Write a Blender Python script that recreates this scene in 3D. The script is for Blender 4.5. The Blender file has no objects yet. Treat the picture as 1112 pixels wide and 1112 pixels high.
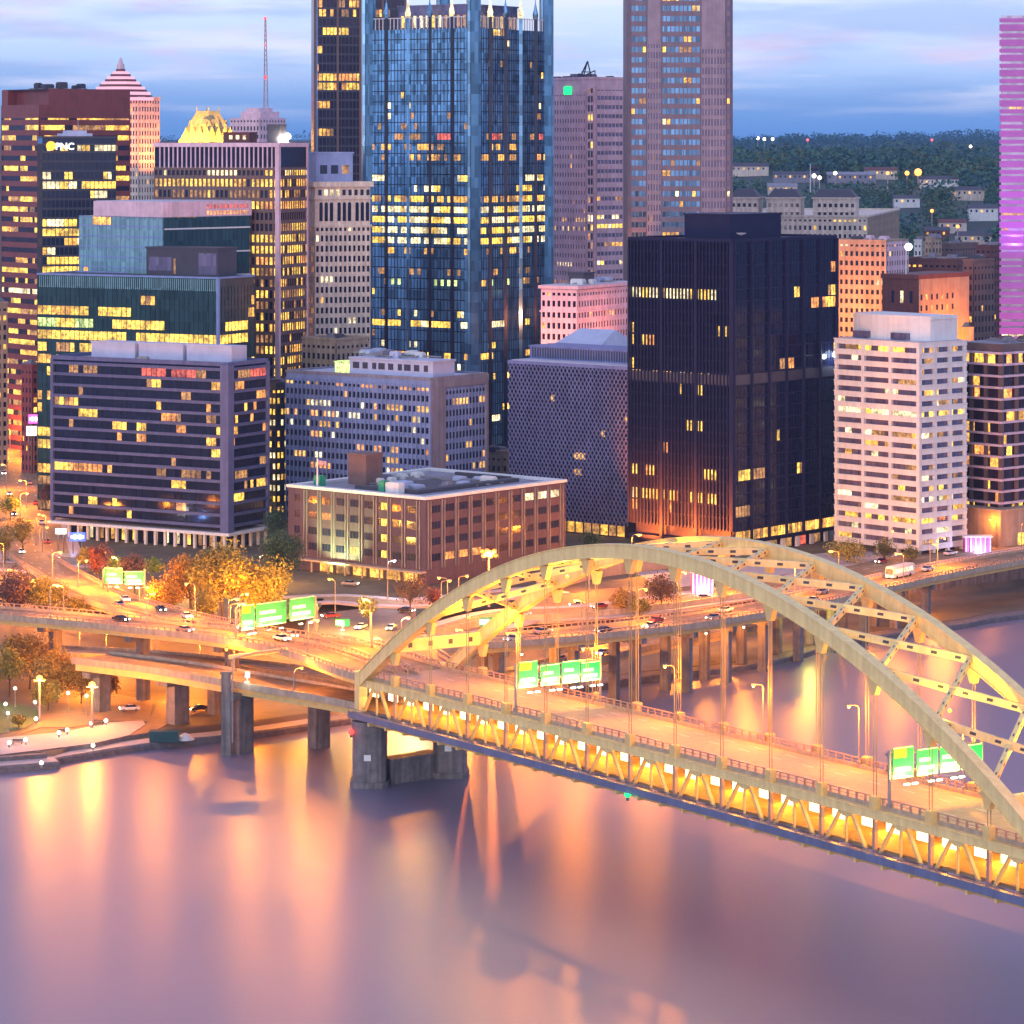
import bpy, math, random
from mathutils import Vector, Matrix
random.seed(7)
S = bpy.context.scene
COL = S.collection
R = math.radians
# ------------------------------------------------------------------ camera
F, H, YH = 3480.0, 130.0, 155.0          # focal length in photo px, eye height above the river, horizon row
cd = bpy.data.cameras.new('camera'); cam = bpy.data.objects.new('camera', cd); COL.objects.link(cam)
cam.location = (0, 0, H); cam.rotation_euler = (R(90), 0, 0)
cd.sensor_width = 36; cd.lens = 36*F/1112; cd.shift_y = -(556-YH)/1112
cd.clip_start = 1; cd.clip_end = 40000
S.camera = cam
# ------------------------------------------------------------------ view
S.view_settings.view_transform = 'Standard'; S.view_settings.look = 'None'
S.view_settings.exposure = 0.3; S.view_settings.gamma = 1.0
S.render.engine = 'CYCLES'
S.cycles.max_bounces = 5; S.cycles.diffuse_bounces = 2; S.cycles.glossy_bounces = 3
S.cycles.transmission_bounces = 3; S.cycles.volume_bounces = 0; S.cycles.transparent_max_bounces = 6
S.cycles.caustics_reflective = False; S.cycles.caustics_refractive = False
S.cycles.sample_clamp_indirect = 4; S.cycles.use_denoising = True
S.cycles.use_light_tree = True
# ------------------------------------------------------------------ world: dusk sky with drawn-out clouds
wd = bpy.data.worlds.new('World'); S.world = wd; wd.use_nodes = True
nt = wd.node_tree; nt.nodes.clear()
def N(t, **k):
    n = nt.nodes.new(t)
    for a, b in k.items(): setattr(n, a, b)
    return n
def lk(a, b): nt.links.new(a, b)
SUN_EL, SUN_ROT = 7.0, 200.0
out = N('ShaderNodeOutputWorld'); bg = N('ShaderNodeBackground'); bg2 = N('ShaderNodeBackground'); add = N('ShaderNodeAddShader')
tc = N('ShaderNodeTexCoord'); sep = N('ShaderNodeSeparateXYZ'); lk(tc.outputs['Generated'], sep.inputs[0])
mr = N('ShaderNodeMapRange'); mr.inputs[1].default_value = -0.01; mr.inputs[2].default_value = 0.30; lk(sep.outputs[2], mr.inputs[0])
def ramp(stops):
    r = N('ShaderNodeValToRGB'); e = r.color_ramp.elements
    while len(e) < len(stops): e.new(0.5)
    for i, (p, c) in enumerate(stops): e[i].position = p; e[i].color = (*c, 1)
    return r
zp = lambda z: (z+.01)/.31
sky = ramp([(zp(0), (.085,.24,.60)), (zp(.010), (.14,.32,.68)), (zp(.024), (.36,.53,.84)), (zp(.045), (.54,.67,.92)),
            (zp(.09), (.50,.48,.76)), (zp(.16), (.50,.44,.72)), (zp(.29), (.35,.38,.68))])
lk(mr.outputs[0], sky.inputs[0])
def noise(scale, loc, detail=5, rough=.55):
    m = N('ShaderNodeMapping'); m.inputs['Scale'].default_value = scale; m.inputs['Location'].default_value = loc
    lk(tc.outputs['Generated'], m.inputs[0])
    n = N('ShaderNodeTexNoise'); n.inputs['Scale'].default_value = 1; n.inputs['Detail'].default_value = detail; n.inputs['Roughness'].default_value = rough
    lk(m.outputs[0], n.inputs['Vector']); return n
def mixc(fac, a, b, mode='MIX'):
    m = N('ShaderNodeMix', data_type='RGBA', blend_type=mode)
    if isinstance(fac, float): m.inputs[0].default_value = fac
    else: lk(fac, m.inputs[0])
    for s, i in ((a, 6), (b, 7)):
        if isinstance(s, tuple): m.inputs[i].default_value = (*s, 1)
        else: lk(s, m.inputs[i])
    return m.outputs[2]
def thr(v, lo, hi, a=0.0, b=1.0):
    m = N('ShaderNodeMapRange', interpolation_type='SMOOTHSTEP')
    for i, x in ((1, lo), (2, hi), (3, a), (4, b)): m.inputs[i].default_value = x
    lk(v, m.inputs[0]); return m.outputs[0]
def mul(a, b):
    m = N('ShaderNodeMath', operation='MULTIPLY'); lk(a, m.inputs[0])
    if isinstance(b, float): m.inputs[1].default_value = b
    else: lk(b, m.inputs[1])
    return m.outputs[0]
n1 = noise((11, 6, 130), (3.1, 0, .4)); n2 = noise((16, 6, 75), (8.0, 2, 1.3)); n3 = noise((7, 5, 60), (1.7, 4, 2.9))
c = mixc(mul(thr(n1.outputs[0], .46, .68), thr(sep.outputs[2], .004, .018, 0, .75)), sky.outputs[0], (.64,.68,.87))
c = mixc(mul(thr(n2.outputs[0], .48, .70), thr(sep.outputs[2], .016, .03, 0, .55)), c, (.70,.44,.62))
c = mixc(mul(thr(n3.outputs[0], .50, .66), thr(sep.outputs[2], .0, .012, 0.25, .5)), c, (.16,.32,.66))
# the western half of the sky behind the viewer still glows after sunset
west = thr(sep.outputs[1], -.9, .15, 1, 0)
c = mixc(mul(west, .85), c, (.47,.55,.80))
# below the horizon: dark river valley
c = mixc(thr(sep.outputs[2], -.05, -.005, 1, 0), c, (.16,.17,.24))
lk(c, bg.inputs[0]); bg.inputs[1].default_value = 1.1
st = N('ShaderNodeTexSky', sky_type='NISHITA', sun_disc=False); st.sun_elevation = R(2.0); st.sun_rotation = R(SUN_ROT)
lk(st.outputs[0], bg2.inputs[0]); bg2.inputs[1].default_value = 0.03
lk(bg.outputs[0], add.inputs[0]); lk(bg2.outputs[0], add.inputs[1]); lk(add.outputs[0], out.inputs[0])
# ------------------------------------------------------------------ sun: the last soft afterglow from the west
sl = bpy.data.lights.new('sun', 'SUN'); sl.energy = 0.85; sl.angle = R(25); sl.color = (.96, .93, 1)
so = bpy.data.objects.new('sun', sl); COL.objects.link(so)
a_ = R(SUN_ROT); sd = Vector((math.sin(a_)*math.cos(R(SUN_EL)), math.cos(a_)*math.cos(R(SUN_EL)), math.sin(R(SUN_EL))))
so.rotation_euler = (-sd).to_track_quat('-Z', 'Y').to_euler(); so.location = (0, -50, 300)
# ------------------------------------------------------------------ helpers: points
def at(px, py, Y): return Vector(((px-556)/F*Y, Y, H-(py-YH)*Y/F))
def gnd(px, py, Z=8.0):
    Y = F*(H-Z)/(py-YH); return Vector(((px-556)/F*Y, Y, Z))
def zat(py, Y): return H-(py-YH)*Y/F
def xat(px, Y): return (px-556)/F*Y
# ------------------------------------------------------------------ helpers: objects
def tag(o, label=None, cat=None, group=None, kind=None):
    if label: o['label'] = label
    if cat: o['category'] = cat
    if group: o['group'] = group
    if kind: o['kind'] = kind
    return o
def thing(name, loc, label, cat, group=None, rz=0):
    o = bpy.data.objects.new(name, None); o.empty_display_size = 1; COL.objects.link(o)
    o.location = loc; o.rotation_euler = (0, 0, rz); return tag(o, label, cat, group)
def copy_tree(o, parent=None):
    c = o.copy(); COL.objects.link(c)
    if parent is not None: c.parent = parent
    for k in list(o.children): copy_tree(k, c)
    return c
class MB:
    """collects shapes, then links them as ONE mesh object"""
    def __init__(s): s.v = []; s.f = []; s.m = []; s.tf = None
    def add(s, vs, fs, mi=0):
        b = len(s.v)
        s.v.extend(Vector(x) if s.tf is None else s.tf @ Vector(x) for x in vs)
        s.f.extend(tuple(b+i for i in f) for f in fs); s.m.extend([mi]*len(fs)); return s
    def obox(s, o, a, b, c, mi=0):
        o, a, b, c = Vector(o), Vector(a), Vector(b), Vector(c)
        if a.cross(b).dot(c) < 0: a, b = b, a
        return s.add([o, o+a, o+a+b, o+b, o+c, o+a+c, o+a+b+c, o+b+c],
                     [(0,3,2,1), (4,5,6,7), (0,1,5,4), (1,2,6,5), (2,3,7,6), (3,0,4,7)], mi)
    def box(s, x0, x1, y0, y1, z0, z1, mi=0): return s.obox((x0,y0,z0), (x1-x0,0,0), (0,y1-y0,0), (0,0,z1-z0), mi)
    def bar(s, p, q, w, h, mi=0, up=(0,0,1)):
        p, q = Vector(p), Vector(q); d = q-p
        sd = d.cross(Vector(up))
        if sd.length < 1e-6: sd = d.cross(Vector((1,0,0)))
        sd.normalize(); u = sd.cross(d).normalized()
        return s.obox(p-sd*w/2-u*h/2, d, sd*w, u*h, mi)
    def prism(s, poly, z0, z1, mi=0):
        n = len(poly); ar = sum(poly[i][0]*poly[(i+1)%n][1]-poly[(i+1)%n][0]*poly[i][1] for i in range(n))
        if ar < 0: poly = poly[::-1]
        return s.add([(x,y,z0) for x,y in poly]+[(x,y,z1) for x,y in poly],
                     [tuple(range(n))[::-1], tuple(range(n,2*n))]+[(i,(i+1)%n,n+(i+1)%n,n+i) for i in range(n)], mi)
    def lathe(s, prof, n=12, c=(0,0,0), mi=0, caps=True):
        c = Vector(c); vs = []; fs = []
        for r, z in prof:
            for k in range(n):
                a = 2*math.pi*k/n; vs.append(c+Vector((r*math.cos(a), r*math.sin(a), z)))
        for i in range(len(prof)-1):
            for k in range(n):
                k2 = (k+1) % n; fs.append((i*n+k, i*n+k2, (i+1)*n+k2, (i+1)*n+k))
        if caps: fs.append(tuple(range(n))[::-1]); fs.append(tuple((len(prof)-1)*n+k for k in range(n)))
        return s.add(vs, fs, mi)
    def tube(s, pts, r, n=6, mi=0, r1=None):
        pts = [Vector(p) for p in pts]; vs = []; fs = []; L = len(pts)
        for i, p in enumerate(pts):
            d = (pts[min(i+1, L-1)]-pts[max(i-1, 0)]).normalized()
            x = d.cross(Vector((0,0,1)))
            if x.length < 1e-3: x = Vector((1,0,0))
            x.normalize(); y = x.cross(d); rr = r if r1 is None else r+(r1-r)*i/(L-1)
            for k in range(n):
                a = 2*math.pi*k/n; vs.append(p+x*rr*math.cos(a)+y*rr*math.sin(a))
        for i in range(L-1):
            for k in range(n):
                k2 = (k+1) % n; fs.append((i*n+k, (i+1)*n+k, (i+1)*n+k2, i*n+k2))
        fs.append(tuple(range(n))); fs.append(tuple((L-1)*n+k for k in range(n))[::-1])
        return s.add(vs, fs, mi)
    def sweep(s, path, prof, mi=0, side=None):
        """closed cross-section (offset to the right, height) carried along a path"""
        vs = []; fs = []; n = len(prof); L = len(path)
        for i, p in enumerate(path):
            r = side[i] if side else rights(path)[i]
            for o, z in prof: vs.append(Vector((p[0]+r.x*o, p[1]+r.y*o, p[2]+z)))
        for i in range(L-1):
            for k in range(n):
                k2 = (k+1) % n; fs.append((i*n+k, i*n+k2, (i+1)*n+k2, (i+1)*n+k))
        fs.append(tuple(range(n))[::-1]); fs.append(tuple((L-1)*n+k for k in range(n)))
        return s.add(vs, fs, mi)
    def mesh(s, name, mats, off=None, smooth=False):
        me = bpy.data.meshes.new(name)
        vs = s.v if off is None else [p-off for p in s.v]
        me.from_pydata([tuple(p) for p in vs], [], s.f)
        for m in (mats if isinstance(mats, (list, tuple)) else [mats]): me.materials.append(m)
        me.polygons.foreach_set('material_index', s.m)
        if smooth: me.polygons.foreach_set('use_smooth', [True]*len(s.f))
        me.update(); return me
    def build(s, name, mats, parent=None, smooth=False, world=True):
        off = None
        if parent is not None and world:
            off = Vector(parent.location); q = parent.parent
            while q is not None: off = off+Vector(q.location); q = q.parent
        o = bpy.data.objects.new(name, s.mesh(name, mats, off, smooth)); COL.objects.link(o)
        if parent is not None: o.parent = parent
        return o
def rights(path):
    out = []; L = len(path)
    for i in range(L):
        a, b = path[max(i-1, 0)], path[min(i+1, L-1)]
        d = Vector((b[0]-a[0], b[1]-a[1], 0)).normalized(); out.append(Vector((d.y, -d.x, 0)))
    return out
def smooth(pts, step=4.0):
    P = [Vector(p) for p in pts]; P = [P[0]*2-P[1]]+P+[P[-1]*2-P[-2]]; o = []
    for i in range(1, len(P)-2):
        a, b, c, d = P[i-1:i+3]; n = max(2, int((c-b).length/step))
        for k in range(n):
            t = k/n; o.append(.5*((2*b)+(c-a)*t+(2*a-5*b+4*c-d)*t*t+(3*b-a-3*c+d)*t**3))
    o.append(P[-2]); return o
# ------------------------------------------------------------------ materials
def mat(name, col, rough=.7, metal=0.0, var=.18, scale=.25, bump=0.0, spec=.5, emit=None, es=0.0, stretch=(1,1,1), col2=None, streak=0.0):
    m = bpy.data.materials.new(name); m.use_nodes = True; t = m.node_tree; b = t.nodes['Principled BSDF']
    b.inputs['Roughness'].default_value = rough; b.inputs['Metallic'].default_value = metal; b.inputs['Specular IOR Level'].default_value = spec
    g = t.nodes.new('ShaderNodeNewGeometry'); mp = t.nodes.new('ShaderNodeMapping'); mp.inputs['Scale'].default_value = stretch
    t.links.new(g.outputs['Position'], mp.inputs[0])
    n = t.nodes.new('ShaderNodeTexNoise'); n.inputs['Scale'].default_value = scale; n.inputs['Detail'].default_value = 6; n.inputs['Roughness'].default_value = .62
    t.links.new(mp.outputs[0], n.inputs['Vector'])
    r = t.nodes.new('ShaderNodeValToRGB'); r.color_ramp.elements[0].position = .28; r.color_ramp.elements[1].position = .72
    c2 = col2 or tuple(min(1, x*(1+var)) for x in col); c1 = tuple(x*(1-var) for x in col)
    r.color_ramp.elements[0].color = (*c1, 1); r.color_ramp.elements[1].color = (*c2, 1)
    t.links.new(n.outputs[0], r.inputs[0]); src = r.outputs[0]
    if streak:
        mp2 = t.nodes.new('ShaderNodeMapping'); mp2.inputs['Scale'].default_value = (.9, .9, .05); t.links.new(g.outputs['Position'], mp2.inputs[0])
        n2 = t.nodes.new('ShaderNodeTexNoise'); n2.inputs['Scale'].default_value = 1; n2.inputs['Detail'].default_value = 4; t.links.new(mp2.outputs[0], n2.inputs['Vector'])
        r2 = t.nodes.new('ShaderNodeMapRange'); r2.inputs[1].default_value = .35; r2.inputs[2].default_value = .7; r2.inputs[3].default_value = 1-streak; r2.inputs[4].default_value = 1
        t.links.new(n2.outputs[0], r2.inputs[0])
        mx = t.nodes.new('ShaderNodeMix'); mx.data_type = 'RGBA'; mx.blend_type = 'MULTIPLY'; mx.inputs[0].default_value = 1
        t.links.new(src, mx.inputs[6]); t.links.new(r2.outputs[0], mx.inputs[7]); src = mx.outputs[2]
    t.links.new(src, b.inputs['Base Color'])
    if bump:
        bp = t.nodes.new('ShaderNodeBump'); bp.inputs['Strength'].default_value = bump; bp.inputs['Distance'].default_value = .3
        t.links.new(n.outputs[0], bp.inputs['Height']); t.links.new(bp.outputs[0], b.inputs['Normal'])
    if emit:
        b.inputs['Emission Color'].default_value = (*emit, 1); b.inputs['Emission Strength'].default_value = es
    return m
def lit(name, col, es, lo=.16, hi=1.7, scale=1.1):
    """a lit room behind a pane: the brightness varies from room to room and within it"""
    m = bpy.data.materials.new(name); m.use_nodes = True; t = m.node_tree; b = t.nodes['Principled BSDF']
    b.inputs['Base Color'].default_value = (.04,.04,.05,1); b.inputs['Roughness'].default_value = .2
    g = t.nodes.new('ShaderNodeNewGeometry'); n = t.nodes.new('ShaderNodeTexNoise'); n.inputs['Scale'].default_value = scale; n.inputs['Detail'].default_value = 4; n.inputs['Roughness'].default_value = .7
    t.links.new(g.outputs['Position'], n.inputs['Vector'])
    r = t.nodes.new('ShaderNodeMapRange'); r.inputs[1].default_value = .33; r.inputs[2].default_value = .67; r.inputs[3].default_value = lo*es; r.inputs[4].default_value = hi*es
    n2 = t.nodes.new('ShaderNodeTexNoise'); n2.inputs['Scale'].default_value = .23; n2.inputs['Detail'].default_value = 1; t.links.new(g.outputs['Position'], n2.inputs['Vector'])
    r2 = t.nodes.new('ShaderNodeMapRange'); r2.inputs[1].default_value = .35; r2.inputs[2].default_value = .65; r2.inputs[3].default_value = .45; r2.inputs[4].default_value = 1.35; t.links.new(n2.outputs[0], r2.inputs[0])
    mm = t.nodes.new('ShaderNodeMath'); mm.operation = 'MULTIPLY'; t.links.new(r.outputs[0], mm.inputs[0]); t.links.new(r2.outputs[0], mm.inputs[1])
    t.links.new(n.outputs[0], r.inputs[0]); t.links.new(mm.outputs[0], b.inputs['Emission Strength'])
    b.inputs['Emission Color'].default_value = (*col, 1); m.cycles.emission_sampling = 'NONE' if es < 6 else 'AUTO'
    return m
def bulb(name, col, es):
    m = bpy.data.materials.new(name); m.use_nodes = True; t = m.node_tree; b = t.nodes['Principled BSDF']
    b.inputs['Base Color'].default_value = (.05,.05,.05,1); b.inputs['Emission Color'].default_value = (*col, 1); b.inputs['Emission Strength'].default_value = es
    m.cycles.emission_sampling = 'NONE'; return m
LIT = {'warm': lit('lit_room_warm', (1,.47,.07), 1.35), 'gold': lit('lit_room_gold', (1,.58,.08), 1.6), 'white': lit('lit_room_pale', (1,.80,.42), 1.5),
       'orange': lit('lit_room_orange', (1,.36,.08), 1.3), 'dim': lit('lit_room_dim', (.9,.42,.13), .55), 'green': lit('lit_room_green', (.75,.95,.30), 1.1),
       'red': lit('lit_room_red', (1,.16,.10), .9), 'blue': lit('lit_screen_blue', (.25,.75,1), 1.2)}
def glass(name, col, rough=.12, metal=0.0, spec=.6, var=.35, cell=(1.5,1.5,3.6), bump=.04):
    """curtain-wall glass: panel by panel the tint and the flatness vary a little"""
    m = bpy.data.materials.new(name); m.use_nodes = True; t = m.node_tree; b = t.nodes['Principled BSDF']
    b.inputs['Roughness'].default_value = rough; b.inputs['Metallic'].default_value = metal; b.inputs['Specular IOR Level'].default_value = spec
    g = t.nodes.new('ShaderNodeNewGeometry'); v = t.nodes.new('ShaderNodeVectorMath'); v.operation = 'SNAP'; v.inputs[1].default_value = cell
    t.links.new(g.outputs['Position'], v.inputs[0])
    w = t.nodes.new('ShaderNodeTexWhiteNoise'); w.noise_dimensions = '3D'; t.links.new(v.outputs[0], w.inputs[0])
    n = t.nodes.new('ShaderNodeTexNoise'); n.inputs['Scale'].default_value = .06; n.inputs['Detail'].default_value = 5; t.links.new(g.outputs['Position'], n.inputs['Vector'])
    a = t.nodes.new('ShaderNodeMath'); a.operation = 'ADD'; t.links.new(w.outputs[0], a.inputs[0]); t.links.new(n.outputs[0], a.inputs[1])
    r = t.nodes.new('ShaderNodeMapRange'); r.inputs[1].default_value = .3; r.inputs[2].default_value = 1.6; r.inputs[3].default_value = 1-var; r.inputs[4].default_value = 1+var
    t.links.new(a.outputs[0], r.inputs[0])
    mx = t.nodes.new('ShaderNodeMix'); mx.data_type = 'RGBA'; mx.blend_type = 'MULTIPLY'; mx.inputs[0].default_value = 1; mx.inputs[6].default_value = (*col, 1)
    t.links.new(r.outputs[0], mx.inputs[7]); t.links.new(mx.outputs[2], b.inputs['Base Color'])
    bp = t.nodes.new('ShaderNodeBump'); bp.inputs['Strength'].default_value = bump; bp.inputs['Distance'].default_value = .5
    t.links.new(a.outputs[0], bp.inputs['Height']); t.links.new(bp.outputs[0], b.inputs['Normal'])
    return m
M = dict(
 gl_dark=glass('dark_glass', (.012,.015,.04)), gl_black=glass('black_glass', (.008,.010,.036), var=.3, spec=.3),
 gl_blue=glass('blue_mirror_glass', (.17,.36,.55), metal=.75, rough=.12, var=.7, cell=(1.4,1.4,3.9), bump=.06),
 gl_deep=glass('deep_blue_glass', (.10,.23,.37), metal=.6, rough=.16, var=.5, cell=(1.4,1.4,3.9), bump=.06), gl_teal=glass('teal_glass', (.26,.48,.50), metal=.4, rough=.2), gl_green=glass('dark_green_glass', (.03,.075,.08), metal=.4, rough=.15),
 gl_mauve=glass('mauve_glass', (.18,.16,.26), metal=.4, rough=.2), gl_bronze=glass('bronze_glass', (.05,.03,.05), metal=.3, rough=.15),
 lav_conc=mat('lavender_grey_concrete', (.11,.13,.28), streak=.2), conc=mat('pale_concrete', (.42,.39,.38), streak=.3), dconc=mat('weathered_pier_concrete', (.24,.21,.21), scale=.5, bump=.3, streak=.5, var=.3),
 white=mat('white_painted_panel', (.74,.75,.76), var=.08, streak=.14), silver=mat('silver_grey_panel', (.24,.33,.60), rough=.45, metal=.1, streak=.15), silver2=mat('plain_grey_stone', (.27,.26,.33), streak=.3),
 steelblue=mat('pale_blue_roof_metal', (.45,.50,.68), rough=.5, var=.12), brick=mat('purple_brown_brick', (.085,.052,.080), scale=1.2, streak=.25), brick_r=mat('dark_red_brick', (.17,.06,.055), scale=1.0, streak=.25),
 redbrown=mat('red_brown_granite', (.25,.062,.055), rough=.4, streak=.15), cream=mat('cream_terracotta', (.74,.63,.54), streak=.3, scale=.6), granite2=mat('pale_mauve_granite', (.33,.26,.32), streak=.15), pink=mat('pink_beige_stone', (.78,.56,.66), streak=.2),
 granite=mat('mauve_granite', (.21,.155,.20), rough=.5, streak=.15), tan=mat('tan_stone', (.45,.33,.24), streak=.3), brown=mat('brown_cladding', (.16,.10,.09)),
 black=mat('blue_black_steel', (.012,.014,.050), rough=.5, spec=.2), dark=mat('charcoal_metal', (.05,.05,.07), rough=.5), lattice=mat('pale_blue_steel_lattice', (.20,.25,.52), rough=.45, metal=.2, streak=.25),
 cable=mat('weathered_cable', (.34,.26,.13), rough=.5), deckc=mat('pale_bridge_roadway', (.36,.28,.22), scale=.6, var=.15), asphalt=mat('worn_asphalt', (.10,.085,.08), scale=.8, var=.25), roadc=mat('pale_worn_roadway', (.24,.165,.09), scale=.35, var=.35), para=mat('parapet_concrete', (.50,.38,.27), streak=.25, scale=.7),
 paving=mat('pale_paving', (.42,.37,.38), scale=.7, var=.12), path=mat('brown_park_path', (.27,.16,.08), scale=.5), grass=mat('lawn_grass', (.06,.11,.025), scale=1.5, var=.4, bump=.3),
 soil=mat('city_ground', (.12,.095,.06), scale=.12, var=.35), stone=mat('quay_stone', (.14,.12,.13), scale=.8, bump=.5, var=.4), rail=mat('pinkish_rail_steel', (.45,.27,.20), rough=.5), 
 gold=mat('buff_bridge_paint', (.97,.71,.30), rough=.5, var=.10, scale=.5, streak=.18), gold_shaded=mat('buff_paint_painted_shade', (.80,.55,.20), rough=.5, var=.12, scale=.6), bluegrey=mat('blue_grey_fascia', (.16,.18,.30), rough=.5, streak=.2),  # second buff is a darker copy with shade put into its colour
 pole=mat('galvanised_pole', (.30,.28,.28), rough=.45, metal=.4), pole_y=mat('buff_pole', (.5,.38,.2), rough=.5), mark=mat('road_paint', (.75,.72,.66), var=.1), signg=mat('sign_green', (.01,.26,.10), rough=.4), signw=mat('sign_white', (.85,.85,.82), rough=.4), signy=mat('sign_yellow', (.75,.60,.03), rough=.4),
 tyre=mat('tyre_rubber', (.02,.02,.02)), bark=mat('bark', (.07,.05,.04), scale=2, bump=.4), roof=mat('flat_grey_roof', (.24,.24,.30), scale=.3, var=.25), roof_d=mat('dark_slate_roof', (.07,.065,.085), scale=1.2), roof_w=mat('pale_flat_roof', (.55,.52,.60), scale=.3, var=.15),
 green_p=mat('green_roof_unit', (.02,.30,.16), rough=.5), tealpaint=mat('dark_teal_tarpaulin', (.01,.06,.065), rough=.6), flag=mat('flag_cloth', (.75,.42,.45)), dish=mat('white_dish', (.8,.8,.82), var=.05), purple=mat('mauve_panelled_wall', (.42,.14,.48), var=.1), copper=mat('buff_copper_roof', (.55,.42,.20), var=.3, scale=1.0, streak=.3))
BU = dict(sodium=bulb('sodium_lamp', (1,.36,.05), 5), white=bulb('white_lamp', (1,.86,.60), 6), cool=bulb('cool_lamp', (.75,.9,1), 8), red=bulb('red_signal', (1,.04,.03), 3), green=bulb('green_signal', (.0,1,.22), 1.6), teal=bulb('teal_signal', (.05,.6,.85), 1.6),
 head=bulb('headlight_glow', (1,.90,.70), 14), tail=bulb('taillight_glow', (1,.04,.02), 3), magenta=bulb('magenta_sign_glow', (1,.08,.80), 1.3), bluesign=bulb('blue_sign_glow', (.02,.13,1), 1.2), whitesign=bulb('white_sign_glow', (1,.97,.9), 2.2), burst=bulb('amber_halo_glow', (1,.25,.02), 2.4), hillw=bulb('hill_white_lamp', (1,.85,.65), 6), hillo=bulb('hill_orange_lamp', (1,.26,.04), 5), hillr=bulb('hill_red_lamp', (1,.08,.10), 3), amber=bulb('amber_sign_glow', (1,.36,.02), 2.6))
# ------------------------------------------------------------------ water
def water_mat():
    m = bpy.data.materials.new('river_water'); m.use_nodes = True; t = m.node_tree; b = t.nodes['Principled BSDF']
    b.inputs['Base Color'].default_value = (.18,.16,.235,1); b.inputs['Roughness'].default_value = .36; b.inputs['IOR'].default_value = 1.62
    b.inputs['Specular IOR Level'].default_value = .5
    g = t.nodes.new('ShaderNodeNewGeometry'); hs = []
    for sc, st, w in ((.9, (1,.5,1), .55), (.05, (1,.35,1), 2.5)):
        mp = t.nodes.new('ShaderNodeMapping'); mp.inputs['Scale'].default_value = st; t.links.new(g.outputs['Position'], mp.inputs[0])
        n = t.nodes.new('ShaderNodeTexNoise'); n.inputs['Scale'].default_value = sc; n.inputs['Detail'].default_value = 4; t.links.new(mp.outputs[0], n.inputs['Vector'])
        k = t.nodes.new('ShaderNodeMath'); k.operation = 'MULTIPLY'; k.inputs[1].default_value = w; t.links.new(n.outputs[0], k.inputs[0]); hs.append(k)
    a = t.nodes.new('ShaderNodeMath'); a.operation = 'ADD'; t.links.new(hs[0].outputs[0], a.inputs[0]); t.links.new(hs[1].outputs[0], a.inputs[1])
    bp = t.nodes.new('ShaderNodeBump'); bp.inputs['Strength'].default_value = .16; bp.inputs['Distance'].default_value = .3
    t.links.new(a.outputs[0], bp.inputs['Height']); t.links.new(bp.outputs[0], b.inputs['Normal'])
    return m
mb = MB(); mb.add([(-900,20,0), (900,20,0), (900,1100,0), (-900,1100,0)], [(0,1,2,3)])
tag(mb.build('river_water', water_mat()), kind='structure')
# ------------------------------------------------------------------ ground
SHORE = [gnd(x, y, 0) for x, y in ((0,840), (60,831), (130,819), (200,810), (270,803), (376,787), (450,775), (560,760), (640,751), (700,741), (800,730), (860,718), (920,701), (990,691), (1050,682), (1112,672))]
SHORE = [Vector((-420,615,0)), Vector((-220,640,0))]+SHORE+[Vector((230,935,0)), Vector((420,1040,0))]
SH = smooth(SHORE, 6)
def shore_y(x):
    for a, b in zip(SH, SH[1:]):
        if a.x <= x <= b.x: return a.y+(b.y-a.y)*(x-a.x)/max(1e-6, b.x-a.x)
    return SH[0].y if x < SH[0].x else SH[-1].y
def sst(a, b, x):
    t = max(0, min(1, (x-a)/(b-a))); return t*t*(3-2*t)
def ground_z(x, y):
    d = (y-shore_y(x))*.88
    left = 1-sst(-10, 22, x)
    zl = -3+4.4*sst(1, 4, d)+1.0*sst(5, 6, d)+5.6*sst(95, 150, d)
    zr = -3+4.4*sst(1, 4, d)+6.6*sst(42, 46, d)
    return left*zl+(1-left)*zr
mb = MB(); xs = [-420+4*i for i in range(211)]; ds = [1,3,5,7,9,11,11.6,12.5,14,18,23,28,31,34,37]+[42+7*i for i in range(20)]+[190,260,360,520,750,1000,1400]
vs = [(x, shore_y(x)+d/.88, ground_z(x, shore_y(x)+d/.88)) for d in ds for x in xs]; nx = len(xs)
mb.add(vs, [(j*nx+i, j*nx+i+1, (j+1)*nx+i+1, (j+1)*nx+i) for j in range(len(ds)-1) for i in range(nx-1)])
tag(mb.build('ground', M['soil'], smooth=True), kind='structure')
# quay: vertical stone face with a pale walk on top, and one step up on the park side
seg = [p for p in SH if p.x < 230]
mb = MB(); mb.sweep(seg, [(.3,-2.5), (.3,1.2), (0,1.5), (-5,1.55), (-5,-2.5)]); tag(mb.build('quay_wall', M['stone']), 'low dark stone quay wall along the river edge with a narrow walk', 'quay wall')
mb = MB(); mb.sweep([p+Vector((-.0,0,0)) for p in SH if p.x < -38], [(-.3,1.4), (-.3,1.58), (-4.6,1.62), (-4.6,1.4)]); tag(mb.build('lower_walk', M['paving']), kind='structure')
mb = MB(); mb.sweep([p for p in SH if p.x < -78], [(-4.5,1.2), (-4.4,2.5), (-5.6,2.55), (-5.6,1.2)]); tag(mb.build('retaining_wall', M['stone']), 'dark rough step wall between river walk and pale promenade', 'retaining wall')
def poly(name, pts, m, z=None):
    b = MB(); b.add([(p[0], p[1], p[2] if z is None else z) for p in pts], [tuple(range(len(pts)))])
    if Vector(b.v[1]-b.v[0]).cross(b.v[2]-b.v[1]).z < 0: b.f = [f[::-1] for f in b.f]
    return tag(b.build(name, m), kind='structure')
def slab(name, pts, m, t=.12, dp=.6):
    b = MB(); b.prism([(p[0], p[1]) for p in pts], pts[0][2]-dp, pts[0][2]+t); b.m = [0, 0]+[1]*(len(b.m)-2); return tag(b.build(name, [m, M['stone']]), kind='structure')
PZ = 2.5
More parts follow.
